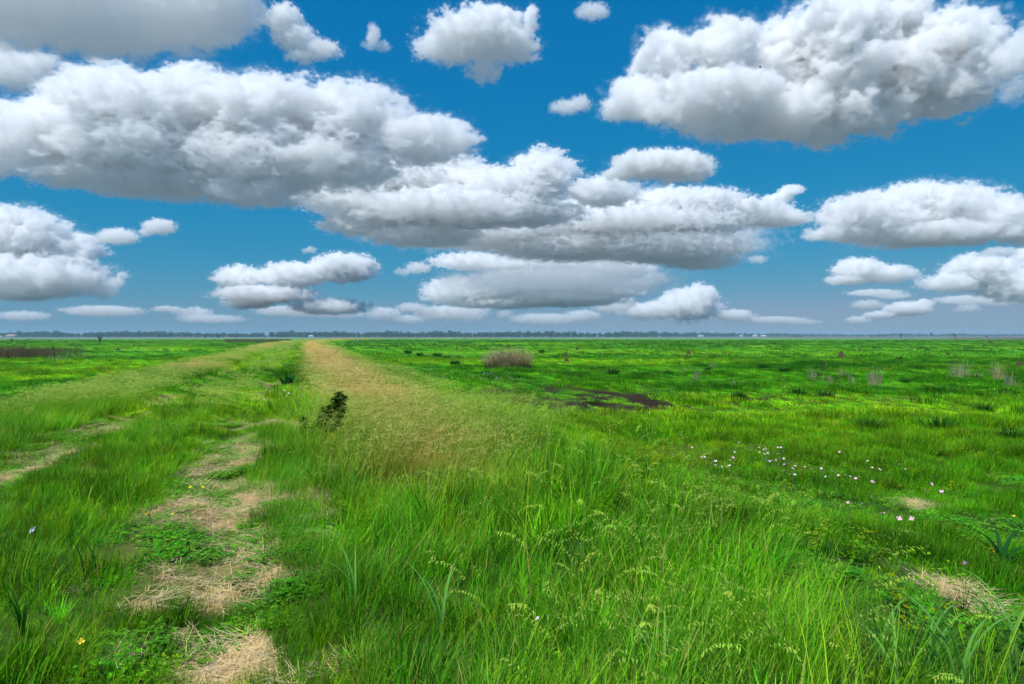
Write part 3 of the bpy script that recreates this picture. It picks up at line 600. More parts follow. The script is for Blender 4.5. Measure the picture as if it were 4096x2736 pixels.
# bare shrubs on the plain
def shrub(u, v, hpx, label, leafy=0., col=M_TWIG, spread=.8, name='bare_shrub'):
    X, Y, Z = at(u, v); h = hpx*Y/F; e = empty(name, (X, Y, Z)); tag(e, label, 'shrub')
    v1, f1, v2, f2 = [], [], [], []; px = Y/F; s = Sprig()
    tube(v1, f1, [(0, 0, -.05), (.01*h, 0, h*.2), (0, 0, h*.34)], [max(h*.035, px*.3), max(h*.03, px*.25), max(h*.02, px*.2)], 6)
    for _ in range(11):
        a = U(0, 6.28); t = U(.25, 1)*spread; st = Vector((0, 0, h*U(.12, .32))); d = Vector((math.cos(a)*t, math.sin(a)*t, 1)).normalized(); L = h*U(.55, .85)
        p1 = st+d*L*.5; p2 = st+d*L+Vector((0, 0, L*.08)); tube(v2, f2, [st, p1, p2], [max(h*.014, px*.14), max(h*.010, px*.11), max(.004*h, px*.06)], 4)
        for _ in range(4):
            k = U(.35, .95); q = st+d*L*k; d2 = (d+Vector((U(-.7, .7), U(-.7, .7), U(0, .5)))).normalized(); tube(v2, f2, [q, q+d2*L*U(.2, .38)], [max(h*.007, px*.09), max(h*.003, px*.05)], 3)
            for _ in range(int(leafy*14)): s.leaflet(q+d2*L*U(0, .35)+Vector((U(-.1, .1), U(-.1, .1), U(-.1, .1)))*h, U(0, 6.28), U(-.8, .8), h*.06, h*.04)
    meshob('trunk', rawmesh('trunk', v1, f1, col, True), e); meshob('branches', rawmesh('branches', v2, f2, col), e)
    if leafy: meshob('foliage', s.mesh('foliage', M_DOCK), e)
shrub(99.6, 345, 10.6, 'bare leafless shrub forking low on the left field, largest of its kind')
shrub(11, 343.5, 5, 'tiny dark leafy bush near the left edge of the field', 1., name='small_bush')
shrub(205, 338.6, 4.2, 'thin bare shrub left of its twin near the far left woodland')
shrub(218.6, 338.4, 4.2, 'dark twiggy shrub, right one of two before the left woodland', .4)
shrub(236, 338, 2.8, 'small upright shrub between the twiggy pair and the track end', .3)
shrub(409, 338, 3, 'small faint shrub before the woodland just right of the track end', .3)
shrub(436, 337.8, 2.6, 'low dark shrub before the woodland left of centre', .7)
shrub(470.6, 337.8, 2.4, 'tiny shrub on the horizon left of the lone fan-shaped shrub', .5)
shrub(551, 338.2, 5.4, 'fan-shaped dark bare shrub alone near the middle of the horizon', .15, spread=.7)
shrub(954.5, 338.4, 4.6, 'round dark bush on the brown strip at far right', 1., name='round_bush')
shrub(901, 338.2, 4.2, 'open bare shrub on the brown strip right of the cattle pens', .1)
shrub(987, 338.2, 3, 'low bare shrub near the far right of the brown strip', .1)
# dead weeds standing on the far left field and the brown strips
def weedpatch(n, r, h, w):
    s = Sprig()
    for _ in range(n): x, y = disc(r); s.blade((x, y, 0), U(0, 6.28), h*U(.4, 1.1), w, U(0, .25), U(0, .4), 2, kind=R.random(), taper=.5)
    return s
P_DEAD = [proto('dead_weed_patch', weedpatch(26, .8, .8, .022), M_BROWNST) for _ in range(3)]
n = 4200; uu = rng.random(n)*1; 
def band(n, u0, u1, v0, v1, seed, thr=.45):
    u = u0+(u1-u0)*rng.random(n); Y0, Y1 = F*2/(v1-HV), F*2/(v0-HV); Y = Y0+(Y1-Y0)*rng.random(n)**1.6; X = (u-CU)/F*Y
    k = fbm(X, Y*.6, 9, seed) > thr; return X[k], Y[k]
bx, by = band(2600, -60, 92, 346.5, 360, 81, .46); k = rng.random(len(bx)) < .75-sstep(-10, 92, CU+F*bx/by)*.68; bx, by = bx[k], by[k]
cx, cy = band(1500, 226, 290, 339.6, 342.5, 82, .3); dx, dy = band(700, 770, 1060, 337.1, 338.1, 83, .35)
ax, ay = map(np.concatenate, ((bx, cx, dx), (by, cy, dy)))
sow('dead_weeds', 'brown dead weeds standing in strips on the far field', P_DEAD, ax, ay, .9+.3*rng.random(len(ax)), np.tile((.1, .1, .1), (len(ax), 1)), 0*ax, sz=(.7+.5*rng.random(len(ax)))*np.where(ay > 200, .7, .8)*(.4+1.2*fbm(ax, ay, 6, 91)))

# ------------------------------------------------------------------ farm buildings, pens and the grey box
M_WALLW = plain('white_painted_wall', (.58, .58, .56), .7, 2, .1); M_WALLP = plain('pink_wall', (.60, .42, .36), .8, 2, .12)
M_ROOFP = plain('pale_red_roof', (.55, .30, .25), .8, 2, .15); M_ROOFW = plain('pale_metal_roof', (.6, .61, .63), .5, 2, .1); M_WIN = plain('dark_window', (.03, .04, .05), .3, 2, .1)
def house(u, D, w, h, roof, wall, label, name='farmhouse', curved=False):
    e = empty(name, ((u-CU)/F*D, D, FIELD)); tag(e, label, 'building'); d = w*.55; v, f = [], []
    box(v, f, (0, 0, h*.3), (w, d, h*.6)); meshob('wall', rawmesh('wall', v, f, wall), e)
    v, f = [], []
    if curved:
        for i in range(9):
            a = math.pi*i/8
            for s_ in (-1, 1): v.append((-math.cos(a)*w*.53, s_*d*.53, h*.6+math.sin(a)*h*.4))
        f = [(2*i, 2*i+1, 2*i+3, 2*i+2) for i in range(8)]+[tuple(range(0, 18, 2)), tuple(range(17, 0, -2))]
    else:
        o = .05*w; zz_ = h*.6+.01; v = [(-w/2-o, -d/2-o, zz_), (w/2+o, -d/2-o, zz_), (w/2+o, d/2+o, zz_), (-w/2-o, d/2+o, zz_), (-w*.38, 0, h), (w*.38, 0, h)]; f = [(0, 1, 5, 4), (2, 3, 4, 5), (1, 2, 5), (3, 0, 4), (3, 2, 1, 0)]
    meshob('roof', rawmesh('roof', v, f, roof), e)
    for i in range(3):
        v, f = [], []; box(v, f, (w*(-.32+.32*i), -d/2-.03, h*.33), (w*.09, .08, h*.2)); meshob('window', rawmesh('window', v, f, M_WIN), e)
    v, f = [], []; box(v, f, (w*.16, -d/2-.03, h*.22), (w*.06, .09, h*.42)); meshob('door', rawmesh('door', v, f, M_WIN), e)
house(11.2, 1080, 14, 4.4, M_ROOFP, M_WALLP, 'low house with a pink roof before the trees at the far left')
house(0.8, 1080, 4, 2.4, M_ROOFW, M_WALLW, 'tiny pale shed at the left edge beside the pink roofed house', 'shed')
house(311, 1090, 7, 3.2, M_ROOFW, M_WALLW, 'small white roofed shed before the trees above the track end', 'shed')
house(700.7, 1350, 10, 4.6, M_ROOFW, M_WALLW, 'white rounded barn before the trees right of centre', 'barn', True)
house(741, 1450, 6, 3.6, M_ROOFW, M_WALLW, 'smallest white shed between the rounded barn and the white pair', 'shed')
house(755, 1500, 9, 4.6, M_ROOFW, M_WALLW, 'white farm building, left one of the pair on the horizon', 'farm_building')
house(763.5, 1500, 11, 4.2, M_ROOFW, M_WALLW, 'long white farm building, right one of the pair on the horizon', 'farm_building')
M_RUST = plain('rusty_brown_rail', (.10, .05, .035), .8, 5, .3)
def pen(u0, u1, D, h, label, n=5):
    x0, x1 = (u0-CU)/F*D, (u1-CU)/F*D; e = empty('pen_fence', ((x0+x1)/2, D, FIELD)); tag(e, label, 'fence'); w = x1-x0
    for i in range(n):
        v, f = [], []; tube(v, f, [(-w/2+w*i/(n-1), 0, -.2), (-w/2+w*i/(n-1), 0, h*(1.15 if i in (0, n-1) else 1))], [.22, .22], 6); meshob('post', rawmesh('post', v, f, M_RUST), e)
    for k in (.35, .65, .95):
        v, f = [], []; box(v, f, (0, -.26, h*k), (w, .1, .2)); meshob('rail', rawmesh('rail', v, f, M_RUST), e)
pen(793, 802, 900, 3., 'dark railed cattle pen on the brown strip, leftmost of three'); pen(870.5, 873.5, 900, 3.2, 'short railed pen on the brown strip, middle one of three', 3)
pen(877, 885, 900, 3.4, 'tall posted cattle pen on the brown strip, rightmost of three', 4)
# grey box by the bank
X, Y, Z = at(356.6, 341.2); w = 3.6*Y/F; h = 3.5*Y/F; e = empty('utility_box', (X, Y, Z), .2); tag(e, 'grey white box with a domed cap beside the bend of the bank', 'box')
v, f = [], []; box(v, f, (0, 0, h*.42), (w*.86, w*.8, h*.84)); meshob('cabinet', rawmesh('cabinet', v, f, plain('grey_concrete', (.42, .46, .46), .8, 3, .2)), e)
v, f = [], []
for i in range(7):
    a = math.pi*i/6
    for s_ in (-1, 1): v.append((-math.cos(a)*w*.5, s_*w*.46, h*.845+math.sin(a)*h*.16))
f = [(2*i, 2*i+1, 2*i+3, 2*i+2) for i in range(6)]+[tuple(range(0, 14, 2)), tuple(range(13, 0, -2))]
meshob('cap', rawmesh('cap', v, f, plain('pale_cap', (.62, .66, .66), .6, 3, .1)), e)
v, f = [], []; box(v, f, (-w*.1, -w*.4-.02, h*.4), (w*.5, .05, h*.6)); meshob('front_panel', rawmesh('front_panel', v, f, plain('dark_grey_panel', (.2, .23, .25), .7, 3, .2)), e)
# bird
v, f = [(-.9, .1, .22), (-.45, 0, .12), (0, .05, 0), (.45, 0, .16), (.95, .15, .05), (-.4, -.3, .08), (.4, -.3, .1), (0, .45, 0), (0, -.45, .02), (0, 0, -.12), (.12, -.8, 0), (-.12, -.8, 0)], [(0, 5, 1), (1, 5, 8, 2), (3, 2, 8, 6), (4, 3, 6), (1, 2, 7), (3, 7, 2), (7, 9, 8), (2, 9, 7), (8, 10, 11), (2, 8, 9)]
D = 240; b = meshob('bird', rawmesh('bird', v, f, plain('dark_feathers', (.03, .03, .03), .8, 4, .2)), None, ((759-CU)/F*D, D, EYE+(HV-68)/F*D)); b.rotation_euler = (.2, .3, 1.3); tag(b, 'tiny dark bird gliding in front of the huge bright cumulus', 'bird')

# ------------------------------------------------------------------ soil mounds
def mound(u, v, wpx, hpx, label, shared=False):
    X, Y, Z = at(u, v); w = wpx*Y/F/2*1.15; h = hpx*Y/F*1.35; vv, ff = [], []; nr, na = 6, 18; sd = R.randint(0, 99)
    vv.append((0, 0, h))
    for i in range(1, nr+1):
        for j in range(na):
            a = 6.2832*j/na; t = i/nr; k = 1+.35*(float(vnoise(math.cos(a)*2+9, math.sin(a)*2+9, 1, sd))-.5); z_ = h*(math.cos(t*math.pi)*.5+.5)*(1+.35*(R.random()-.5)*(t < .9))
            vv.append((math.cos(a)*w*t*k, math.sin(a)*w*t*k*1.1, z_-.02))
    for j in range(na): ff.append((0, 1+j, 1+(j+1) % na))
    for i in range(nr-1):
        for j in range(na): a = 1+i*na+j; b_ = 1+i*na+(j+1) % na; ff.append((a, a+na, b_+na, b_))
    o = meshob('soil_mound', rawmesh('soil_mound', vv, ff, M_SOIL), None, (X, Y+w*.5, Z+.07)); tag(o, label, 'mound', 'bare soil mounds on the green field')
for a in [(842.7,358.6,9.5,4.8,'largest dark brown soil mound, centre of the right field'), (860.2,351.6,4.5,1.8,'small brown mound just behind and right of the largest one'),
    (1021,368,9,5.2,'dark grassy mound cut by the right edge of the field'), (689,354.6,5.5,3,'peaked dark mound in the middle of the field, clearly taller than those around'),
    (666,351,4.2,1.8,'low red brown mound left of the peaked one'), (652.6,348.8,4,1.5,'low brown mound, upper left of the red brown one'), (679.4,366,5,2.2,'dark mound in longer grass below the peaked one'),
    (566,357.4,6,3.2,'dark mound half hidden in green right of the dry bunchgrass'), (566.7,362.4,5.4,3.2,'smooth round brown mound right of the dry bunchgrass, lower of two'),
    (508.5,348.2,4.2,1.8,'brown mound behind the dry bunchgrass, right one of two'), (491.7,347,3.6,1.5,'brown mound behind the dry bunchgrass, left one of two'), (456.8,349.6,5,1.5,'flat brown mound left of the two behind the bunchgrass'),
    (577,350.2,4,1.8,'low brown mound beyond the two dark ones near the centre'), (877.8,346,3.4,1.2,'small dark mound above the small brown one, far right field'), (866.8,344.2,2.6,.9,'tiny far mound, upper left of its dark neighbour on the right'),
    (912.6,350,4,1.2,'flat red brown mound right of the largest mound'), (948,355.4,4,1.8,'brown mound at the foot of the long dark grass strip'), (984,348.4,4,1.7,'brown mound near the right edge, upper of two rows'),
    (992.7,343.6,5.4,1.7,'widest far mound near the right edge'), (936,345,2.6,1,'tiny dark far mound between the strip and the widest one'), (637,344.8,2.4,1,'tiny far mound left of centre right field'),
    (117,350.4,4.6,1.6,'dark brown mound on the left field right of the bare shrub'), (804,341.6,3,.8,'red brown flat mound far out right of centre')]: mound(*a)

# ------------------------------------------------------------------ tussocks and dry clumps
def tussock(u, v, wpx, hpx, label, mat=None, dense=1.):
    X, Y, Z = at(u, v); w = wpx*Y/F/2; h = hpx*Y/F; px = Y/F; s = Sprig(); n = int(260*dense)
    for _ in range(n):
        x, y = disc(w*.5); az = math.atan2(y, x)+U(-.8, .8); s.blade((x, y, -.02), az, h*U(.9, 1.8), max(.006, px*.45), U(.05, .5)+math.hypot(x, y)/w*.7, U(.5, 1.6), 4)
    o = meshob('grass_tussock', s.mesh('grass_tussock', mat or M_TUSS), None, (X, Y, Z)); tag(o, label, 'tussock', 'dark green grass tussocks on the field')
for a in [(941,431,50,15,'widest dark green tussock, right foreground of the field'), (868,431,44,13,'broad arching tussock left of the widest one'), (797,396,30,8,'dark tussock in the right field beyond the bare soil'),
    (827,399,22,8,'pale tipped tussock just right of that beyond the bare soil'), (709,371.5,13,4,'small tussock right of the white dead stalks'), (763,369.5,17,5,'dark tussock left one of a close pair, right of centre'),
    (785,372.5,20,5,'dark tussock right one of a close pair, right of centre'), (601,370.5,11,4,'dark tussock left of the upright dry sticks'), (668,376,15,5,'dark tussock below the peaked mound'),
    (541.6,353,9,3,'small dark tussock behind the big dry bunchgrass to its right'), (437,358.4,10,5,'rounded dark tussock left of the big dry bunchgrass, upper one'), (446,360.4,11,4.5,'rounded tussock touching the upper one left of the bunchgrass'),
    (459,360,7,3.6,'smallest of the rounded tussocks left of the bunchgrass'), (420,357,7,4,'dark tussock second from the bank in the left group'), (408,354,10,3.6,'dark low tussock nearest the bank in the group'),
    (455,365,15,4,'low spreading tussock directly left of the big bunchgrass'), (613,376,18,7,'rounded tussock with dry sticks rising out of it'), (640,379,24,7,'wide grey green tussock right of the one with sticks'),
    (985,412,36,9,'dark tussock near the right edge beyond the widest one'), (905,383,16,4,'low tussock under the dry weeds at right'), (740,398,20,6,'small tussock at the edge of the bare soil'), (1010,440,34,12,'dark tussock at the right edge of the picture'),
    (900,360,10,2.6,'far low tussock between the large mound and dark strip'), (720,443,30,9,'tussock on the field just beyond the bank foot')]: tussock(*a)
def dryclump(u, v, wpx, hpx, label, mat, n=60, green=0, name='dry_weed_clump', lean=.15, bend=.35, wmin=.3, grp='dry weed stalks on the right field'):
    X, Y, Z = at(u, v); w = wpx*Y/F/2; h = hpx*Y/F; px = Y/F; e = empty(name, (X, Y, Z)); tag(e, label, 'weed', grp); s = Sprig()
    for _ in range(n):
        x, y = disc(w*.75); x *= 1.; y *= .6; pts = s.blade((x, y, -.02), math.atan2(y, x)+U(-.8, .8), h*U(.5, 1.05)*(1-.45*(x/w)**2), max(.004, px*wmin), U(0, lean)+abs(x)/w*lean*1.2, U(0, bend), 4, kind=R.random(), taper=.75)
        for _ in range(3): q = pts[R.randint(2, 4)]; s.blade(q, U(0, 6.28), h*U(.08, .25), max(.003, px*wmin*.7), U(.2, .7), .2, 2, kind=R.random())
    meshob('stalks', s.mesh('stalks', mat), e)
    if green:
        s = Sprig()
        for _ in range(green): x, y = disc(w*.9); s.blade((x, y*.6, -.02), U(0, 6.28), h*U(.25, .55), max(.006, px*.4), U(.05, .4), U(.3, 1.2), 3)
        meshob('green_leaves', s.mesh('green_leaves', M_DARKG), e)
dryclump(508, 370, 54, 22, 'big tan dry bunchgrass with dark green leaves at its foot, alone in the field', M_BUNCH, 900, 420, 'dry_bunchgrass', .35, .6, .4, None)
for a in [(812.9,379,9,12,'grey dead stalks, leftmost clump of the right field row',M_GREYST,34), (823,382,3,22,'single tall yellow stalk standing in the right field row',M_DRYST,4), (831,383,6,10,'short grey stalks right of the tall yellow stalk',M_GREYST,18),
    (842,379,10,13,'grey stalk clump in the middle of the right field row',M_GREYST,30), (853,384,9,12,'pale leaning stalks right of the middle clump',M_GREYST,20), (875,386,19,19,'widest feathery grey clump of the right field row',M_GREYST,80),
    (960,379,24,19,'tall brown grey clump left of the round green weed at right',M_GREYST,90), (998,381,15,20,'tall pinkish grey clump near the right edge',M_DRYST,70), (1010,389,10,18,'pale dead clump closest to the right edge',M_GREYST,40),
    (1020,392,9,11,'slanting dry stalks cut by the right edge',M_DRYST,14), (697,381,7,13,'narrow white dead stalk clump right of centre',M_GREYST,34), (613,374,13,9,'forked dry sticks above a rounded tussock',M_DRYST,8),
    (683,375,6,11,'thin dry sticks left of the narrow white clump',M_DRYST,6), (691,373,5,12,'bent dry stick with side twigs left of the narrow white clump',M_DRYST,4), (713,368,8,6,'pinkish small dead clump right of the narrow white one',M_GREYST,20),
    (668,372,8,9,'few yellow stalks rising below the peaked mound',M_DRYST,8), (735,388,7,10,'sparse grey stalks beyond the bare soil',M_GREYST,12)]: dryclump(*a)
dryclump(973, 380, 20, 15, 'rounded yellow green weed between the dry clumps at right', M_DRYST, 22, 190, 'round_weed', .6, .9, .3, None)
dryclump(28, 360, 20, 14, 'brown dead weed clump standing darkest on the left field', M_BROWNST, 90, 0, 'dead_weed_clump', .2, .3, .3, None)
dryclump(57, 361, 15, 8, 'pale leaning dead grass at the front of the left brown weeds', M_GREYST, 30, 0, 'dead_weed_clump', .7, .3, .3, None)

# ------------------------------------------------------------------ dark dock plant, leafy clumps and stalk by the track
X, Y, Z = at(323, 446); px = Y/F; e = empty('dock_plant', (X, Y, Z)); tag(e, 'tall dark green seeding weed standing on the bank right of the wheel rut', 'plant'); s = Sprig(); v, f = [], []
for dx_, hh, ln, ww in ((0, .90, .17, .10), (.03, .84, .19, .09), (-.20, .50, .0, .05), (.0, .66, .04, .12), (.06, .62, .13, .10), (-.04, .6, .08, .10)):
    pts = [(dx_+ln*t*t*.7+ln*t*.3, U(-.03, .03), hh*t) for t in (0, .35, .7, 1)]; tube(v, f, pts, [.011, .009, .006, .003], 5)
    for _ in range(int(1600*hh*ww/.09)):
        t = U(.22, 1); k = ww*(1-.75*max(0, t-.3)); x = dx_+ln*t*t*.7+ln*t*.3
        s.leaflet((x+R.gauss(0, .5)*k, R.gauss(0, .5)*k, hh*t+U(-.02, .02)), U(0, 6.28), U(-1, .8), U(.02, .042), U(.014, .026), ch=U(.2, .9))
e.scale = (1.3, 1.1, .8); meshob('stem', rawmesh('stem', v, f, plain('dark_stem', (.05, .07, .02), .7)), e); o = meshob('seed_spikes', s.mesh('seed_spikes', M_DOCK), e); o['kind'] = 'stuff'
def bigleaf(parent, az, L, w, z0, lean, bend, mat, segs=7, twist=0., ch=None, p=(0, 0)):
    """a folded leaf with a midrib"""
    ch = U(.35, .93) if ch is None else ch; v, f, a = [], [], []; x, y, z = p[0], p[1], z0; ds = L/segs
    nx, ny = -math.sin(az), math.cos(az)
    for i in range(segs+1):
        t = i/segs; k = w/2*min(1, .35+3.2*t)*(1-t**2.5) if i < segs else .0006; th = lean+bend*t**1.6; up = (math.cos(th)*-1*0+math.sin(th)) ; fx, fz = -math.cos(th)*math.cos(az), math.sin(th)
        v += [(x+nx*k+fx*k*.4, y+ny*k-math.cos(th)*math.sin(az)*k*.4, z+fz*k*.4), (x, y, z), (x-nx*k+fx*k*.4, y-ny*k-math.cos(th)*math.sin(az)*k*.4, z+fz*k*.4)]; a += [(t, ch, 0)]*3
        x += math.sin(th)*math.cos(az)*ds; y += math.sin(th)*math.sin(az)*ds; z += math.cos(th)*ds
    for i in range(segs): b_ = 3*i; f += [(b_, b_+1, b_+4, b_+3), (b_+1, b_+2, b_+5, b_+4)]
    s = Sprig(); s.v, s.f, s.a = v, f, a; me = s.mesh('leaf', mat); me.polygons.foreach_set('use_smooth', [True]*len(me.polygons)); return meshob('leaf', me, parent)
for k in range(9): bigleaf(e, U(0, 6.28), U(.2, .34), U(.04, .07), U(.02, .4), U(.3, .9), U(.4, 1.2), M_DOCK)
def leafy(u, v, wpx, hpx, label, mat, n=34, name='leafy_weed', lw=.3):
    X, Y, Z = at(u, v); w = wpx*Y/F/2; h = hpx*Y/F; e = empty(name, (X, Y, Z)); tag(e, label, 'plant')
    for _ in range(n): x, y = disc(w*.6); bigleaf(e, math.atan2(y, x)+U(-.6, .6), h*U(.7, 1.5), h*lw*U(.5, 1), 0, U(.05, .7), U(.3, 1.2), mat, 4, p=(x, y))
leafy(287, 385, 17, 9, 'dark glossy broad leaved clump beside the right rut, behind the tall weed', M_BROAD)
leafy(275, 389, 12, 5, 'low dark leafy clump left of the glossy one in the rut', M_BROAD, 22)
leafy(178, 371, 9, 6, 'dark round weed at the edge of the left bank grass', M_BROAD, 24)
X, Y, Z = at(333, 360); e = empty('leaning_weed', (X, Y, Z)); tag(e, 'thin dark weed leaning over the bank before the track end', 'plant'); px = Y/F; v, f = [], []; tube(v, f, [(0, 0, 0), (.05, 0, .3), (.32, 0, .62)], [.02, .016, .008], 5); meshob('stem', rawmesh('stem', v, f, M_TWIG), e)
s = Sprig()
for _ in range(60): t = R.random(); s.leaflet((.05*t+.27*t*t+U(-.06, .06), U(-.05, .05), .62*t), U(0, 6.28), U(-.5, .8), .06, .035)
meshob('leaves', s.mesh('leaves', M_DOCK), e)

# ------------------------------------------------------------------ broad bladed plants in the near right corner
def longplant(u, v, n, L, w, label, az0=None, mat=None, bend=(1.0, 2.1), D=None):
    X, Y, Z = at(u, v); e = empty('coarse_grass_plant', (X, Y, Z)); tag(e, label, 'plant', 'coarse broad bladed grasses in the foreground')
    for k in range(n): az = U(0, 6.28) if az0 is None else az0[k % len(az0)]+U(-.3, .3); bigleaf(e, az, L*U(.65, 1.1), w*U(.7, 1.15), 0, U(.03, .25), U(*bend), mat or M_LONG, 9, p=(U(-.03, .03), U(-.03, .03)))
for a in [(963,700,8,.68,.020,'coarse plant with long arching blue green blades at bottom right, tallest of its kind',(2.4,3.0,1.9,.6,.2,2.8)), (1012,676,6,.55,.020,'arching blue green blades cut by the right edge at the bottom',(2.6,3.0,.3,.6,1.8)),
    (905,706,5,.55,.017,'coarse blades leaning left at the bottom, left of the tallest plant',(2.2,2.9,1.2)), (880,662,6,.42,.014,'dense tuft of narrow blue green blades on the bank edge',None),
    (935,668,5,.40,.016,'small arching plant behind the tallest one at bottom right',(2.8,.3,.8)), (660,700,4,.5,.016,'single stiff dark blade cluster at the bottom centre right',(1.2,2.0)),
    (232,590,0,.3,.01,'',None)][:6]: longplant(*a[:6], az0=a[6])
longplant(445, 640, 4, .45, .015, 'broad green blades standing above fine grass left of bottom centre', az0=(1.0, 2.2)); longplant(352, 610, 4, .42, .014, 'pair of long blades leaning left near the rut edge', az0=(2.3, 1.6, 2.8))
longplant(20, 640, 8, .42, .014, 'dark clump of narrow blades in the bottom left corner', mat=M_DARKG); longplant(90, 585, 7, .34, .012, 'feathery dark clump of blades left of the straw patch', mat=M_DARKG)
X, Y, Z = at(1003, 572); e = empty('broad_leaf_plant', (X, Y, Z)); tag(e, 'dark plant with thick curled broad leaves at the right edge', 'plant')
for az, L, w, ln, bd in ((2.9, .55, .045, .1, 2.3), (2.7, .45, .04, .3, 1.9), (2.2, .40, .06, .2, 1.2), (.4, .5, .045, .2, 1.7), (3.3, .42, .04, .5, 1.4), (1.2, .4, .05, .2, 1.0), (.1, .35, .05, .5, 1.2), (-.6, .3, .05, .6, 1.1)): bigleaf(e, az, L, w, 0, ln, bd, M_BROAD, 10)
# white scrap in the left grass
X, Y, Z = at(31, 548); v = [(U(-.035, .035), U(-.03, .03), U(0, .05)) for _ in range(12)]; f = [(0, 1, 2), (2, 3, 4), (4, 5, 0), (1, 6, 2), (6, 7, 3), (7, 8, 4), (8, 9, 5), (9, 10, 0), (10, 11, 1), (3, 9, 11), (5, 7, 10)]
o = meshob('white_scrap', rawmesh('white_scrap', v, f, plain('white_scrap', (.75, .75, .8), .7, 20, .1)), None, (X, Y, Z+.10)); tag(o, 'small crumpled white scrap caught in the grass at far left', 'litter')

# ------------------------------------------------------------------ flowers
M_PINK = plain('pink_petal', (.88, .50, .62), .6, 60, .12); M_WHITE = plain('white_petal', (.85, .70, .76), .6, 60, .1); M_YEL = plain('yellow_petal', (.80, .62, .03), .6, 60, .1); M_STEM = plain('green_stem', (.1, .25, .03), .6)
def blossom(mat, r):
    v, f = [], []
    for k in range(4):
        a = k*1.5708; n = len(v); c, s_ = math.cos(a), math.sin(a)
        for x, y, z in ((0, 0, 0), (r*.6, -r*.45, r*.35), (r*1.05, -r*.3, r*.6), (r*1.1, r*.3, r*.6), (r*.6, r*.45, r*.35)): v.append((x*c-y*s_, x*s_+y*c, z))
        f.append((n, n+1, n+2, n+3, n+4))
    return rawmesh('blossom', v, f, mat)
def stemmesh(h):
    v, f = [], []; tube(v, f, [(0, 0, 0), (.01, .01, h*.6), (0, 0, h)], [.0025, .002, .0015], 4); return rawmesh('stem', v, f, M_STEM)
BL = {'pink': blossom(M_PINK, .024), 'white': blossom(M_WHITE, .024), 'yellow': blossom(M_YEL, .014)}; ST = {h: stemmesh(h) for h in (.3, .09, .22)}
def flower(u, v, col, h, label, group, size=1., tall=None):
    X, Y, Z = at(u, v, lift=h); 
    e = empty(f'{col}_flower' if col != 'white' else 'pale_flower', (X, Y, Z)); tag(e, label, 'flower', group)
    meshob('stem', ST[min(ST, key=lambda q: abs(q-h))], e).scale = (1, 1, h/min(ST, key=lambda q: abs(q-h)))
    b = meshob('blossom', BL[col], e, (0, 0, h)); b.rotation_euler = (U(.2, .9), U(-.5, .5), U(0, 6.28)); b.scale = (size,)*3
near1 = [(885,265),(895,262),(905,300),(990,270),(1000,322),(1040,300),(1045,290),(1070,280),(1085,308),(1090,335),(1095,330),(1065,355),(1050,345),(1125,362),(1180,295),(1210,265),(1248,270),(1175,330),(1220,342),(1230,380),(1238,400),(945,388),(1073,400),(1073,420),(1110,430),(1138,420),(1188,420),(1192,412),(1218,465),(1305,450),(1340,455),(1350,458),(1380,440),(1415,432),(1290,472),(1412,485),(1385,517),(1378,557),(1295,543),(1457,348),(1535,500),(1615,520),(1725,515),(1722,548),(1735,597),(1778,612),(1842,542),(1842,600),(1905,553),(1927,598),(2010,590),(2062,610),(2137,525),(2130,635),(2165,650),(2168,612),(2322,507),(2268,427),(1937,323),(1278,312),(1280,397),(757,207),(715,198),(700,318),(683,385),(652,418),(685,437),(645,483),(475,487),(552,520),(618,400),(385,397),(350,380),(310,385),(335,340),(442,322),(202,270),(217,245),(480,430),(440,430),(2037,922),(2193,930),(2325,672),(2340,690),(1410,590)]
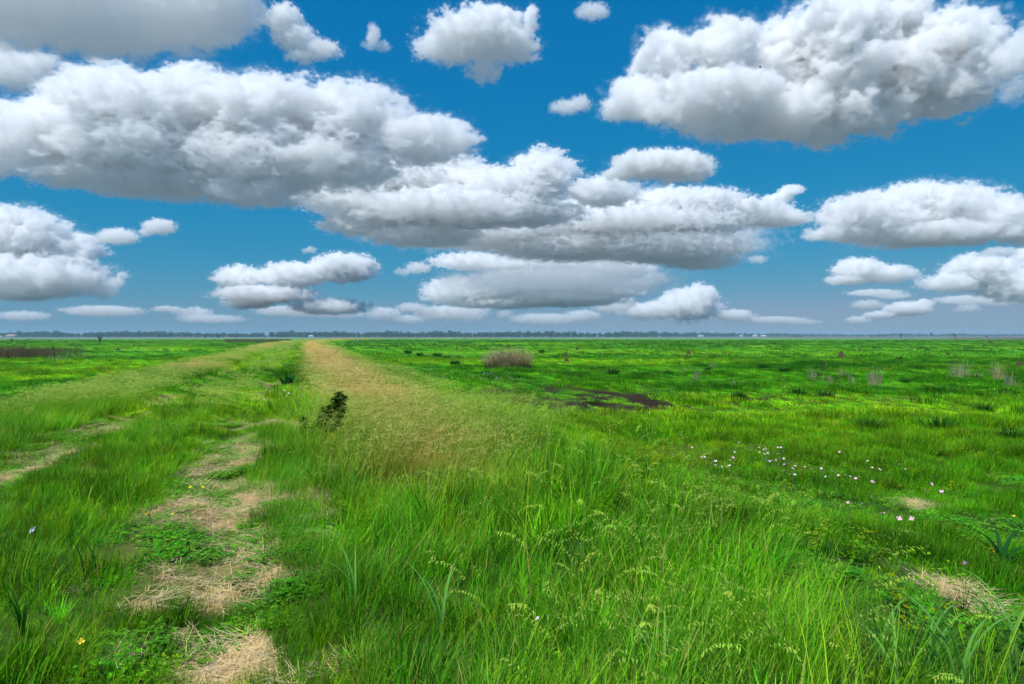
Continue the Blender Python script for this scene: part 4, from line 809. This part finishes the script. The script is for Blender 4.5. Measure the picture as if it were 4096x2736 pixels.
for i, (a, b_) in enumerate(near1): flower(675+a*.0852, 425+b_*.0852, 'pink' if i % 3 else 'white', .3, 'pale pink flower at the sparse left end of the drift in the right foreground' if a < 600 else 'pale pink flower in the dense heart of the drift in the right foreground' if a < 1450 else 'pale pink flower in the trailing right end of the foreground drift', 'pink flowers in the right foreground', U(.5, .85))
for i, (a, b_) in enumerate([(1567,322),(1555,360),(1527,398),(1620,408),(1197,348),(1240,272),(1405,270),(1365,243),(1925,582),(1440,573),(1362,570),(1268,540),(1765,855)]): flower(675+a*.1652, 425+b_*.1652, 'pink', .22, 'single pink flower on the outskirts of the drift near the right edge', 'scattered pink flowers near the right edge', .95)
far1 = []
for k in range(150):
    t = R.random(); uu_ = 375+(380+1380*t)*.0852; vv_ = 322.5+(555+110*t+R.gauss(0, 32))*.0852; far1.append((uu_, vv_))
far1 += [(380.5,359.2),(386,359),(391,359.6),(389,360),(378,362.5),(381,363),(386,363.8),(404,364),(409,364.2),(413,364.1),(419,363),(431,364),(484,372.8),(487,373),(490,373.2),(485,374)]
for i, (a, b_) in enumerate(far1): flower(a, b_, 'white' if i % 3 else 'pink', .3, ('tiny white flower in the left half of the far drift before the dry bunchgrass' if a < 455 else 'tiny white flower in the right half of the far drift before the dry bunchgrass'), 'white flowers in the far drift', U(.5, .85))
for a, b_ in [(333,352.3),(340,353),(346,356)]: flower(a, b_, 'white', .3, 'white flower on the bank edge near the leaning weed', 'white flowers by the leaning weed', 2.6)
for a, b_ in [(190,487.7),(202,487.7),(213,484.7),(214.5,487.7),(217,491.7),(172,515),(148,514.3),(147,514.6),(146,512.5),(79,643),(89,632),(210,483)]: flower(a, b_, 'yellow', .09, 'small yellow flower low in the clover of the right wheel rut', 'yellow flowers in the wheel rut', 1.1)
for a, b_ in [(1014.8,517),(999,532.7)]: flower(a, b_, 'yellow', .22, 'small yellow flower in the short grass at the right edge', 'yellow flowers at the right edge', 1.2)
for a, b_ in [(538,620),(548,617)]: flower(a, b_, 'white', .22, 'tiny white flower between grass blades in the foreground', 'tiny white flowers in the foreground', .45)
for a, b_ in [(675+100*.0852,425+150*.0852),(681,436),(279.5,393),(288.5,393.5),(284,390.5),(286.5,396)]: flower(a, b_, 'white', .3, 'small white flower among the fine grass', 'small white flowers in fine grass', .8)
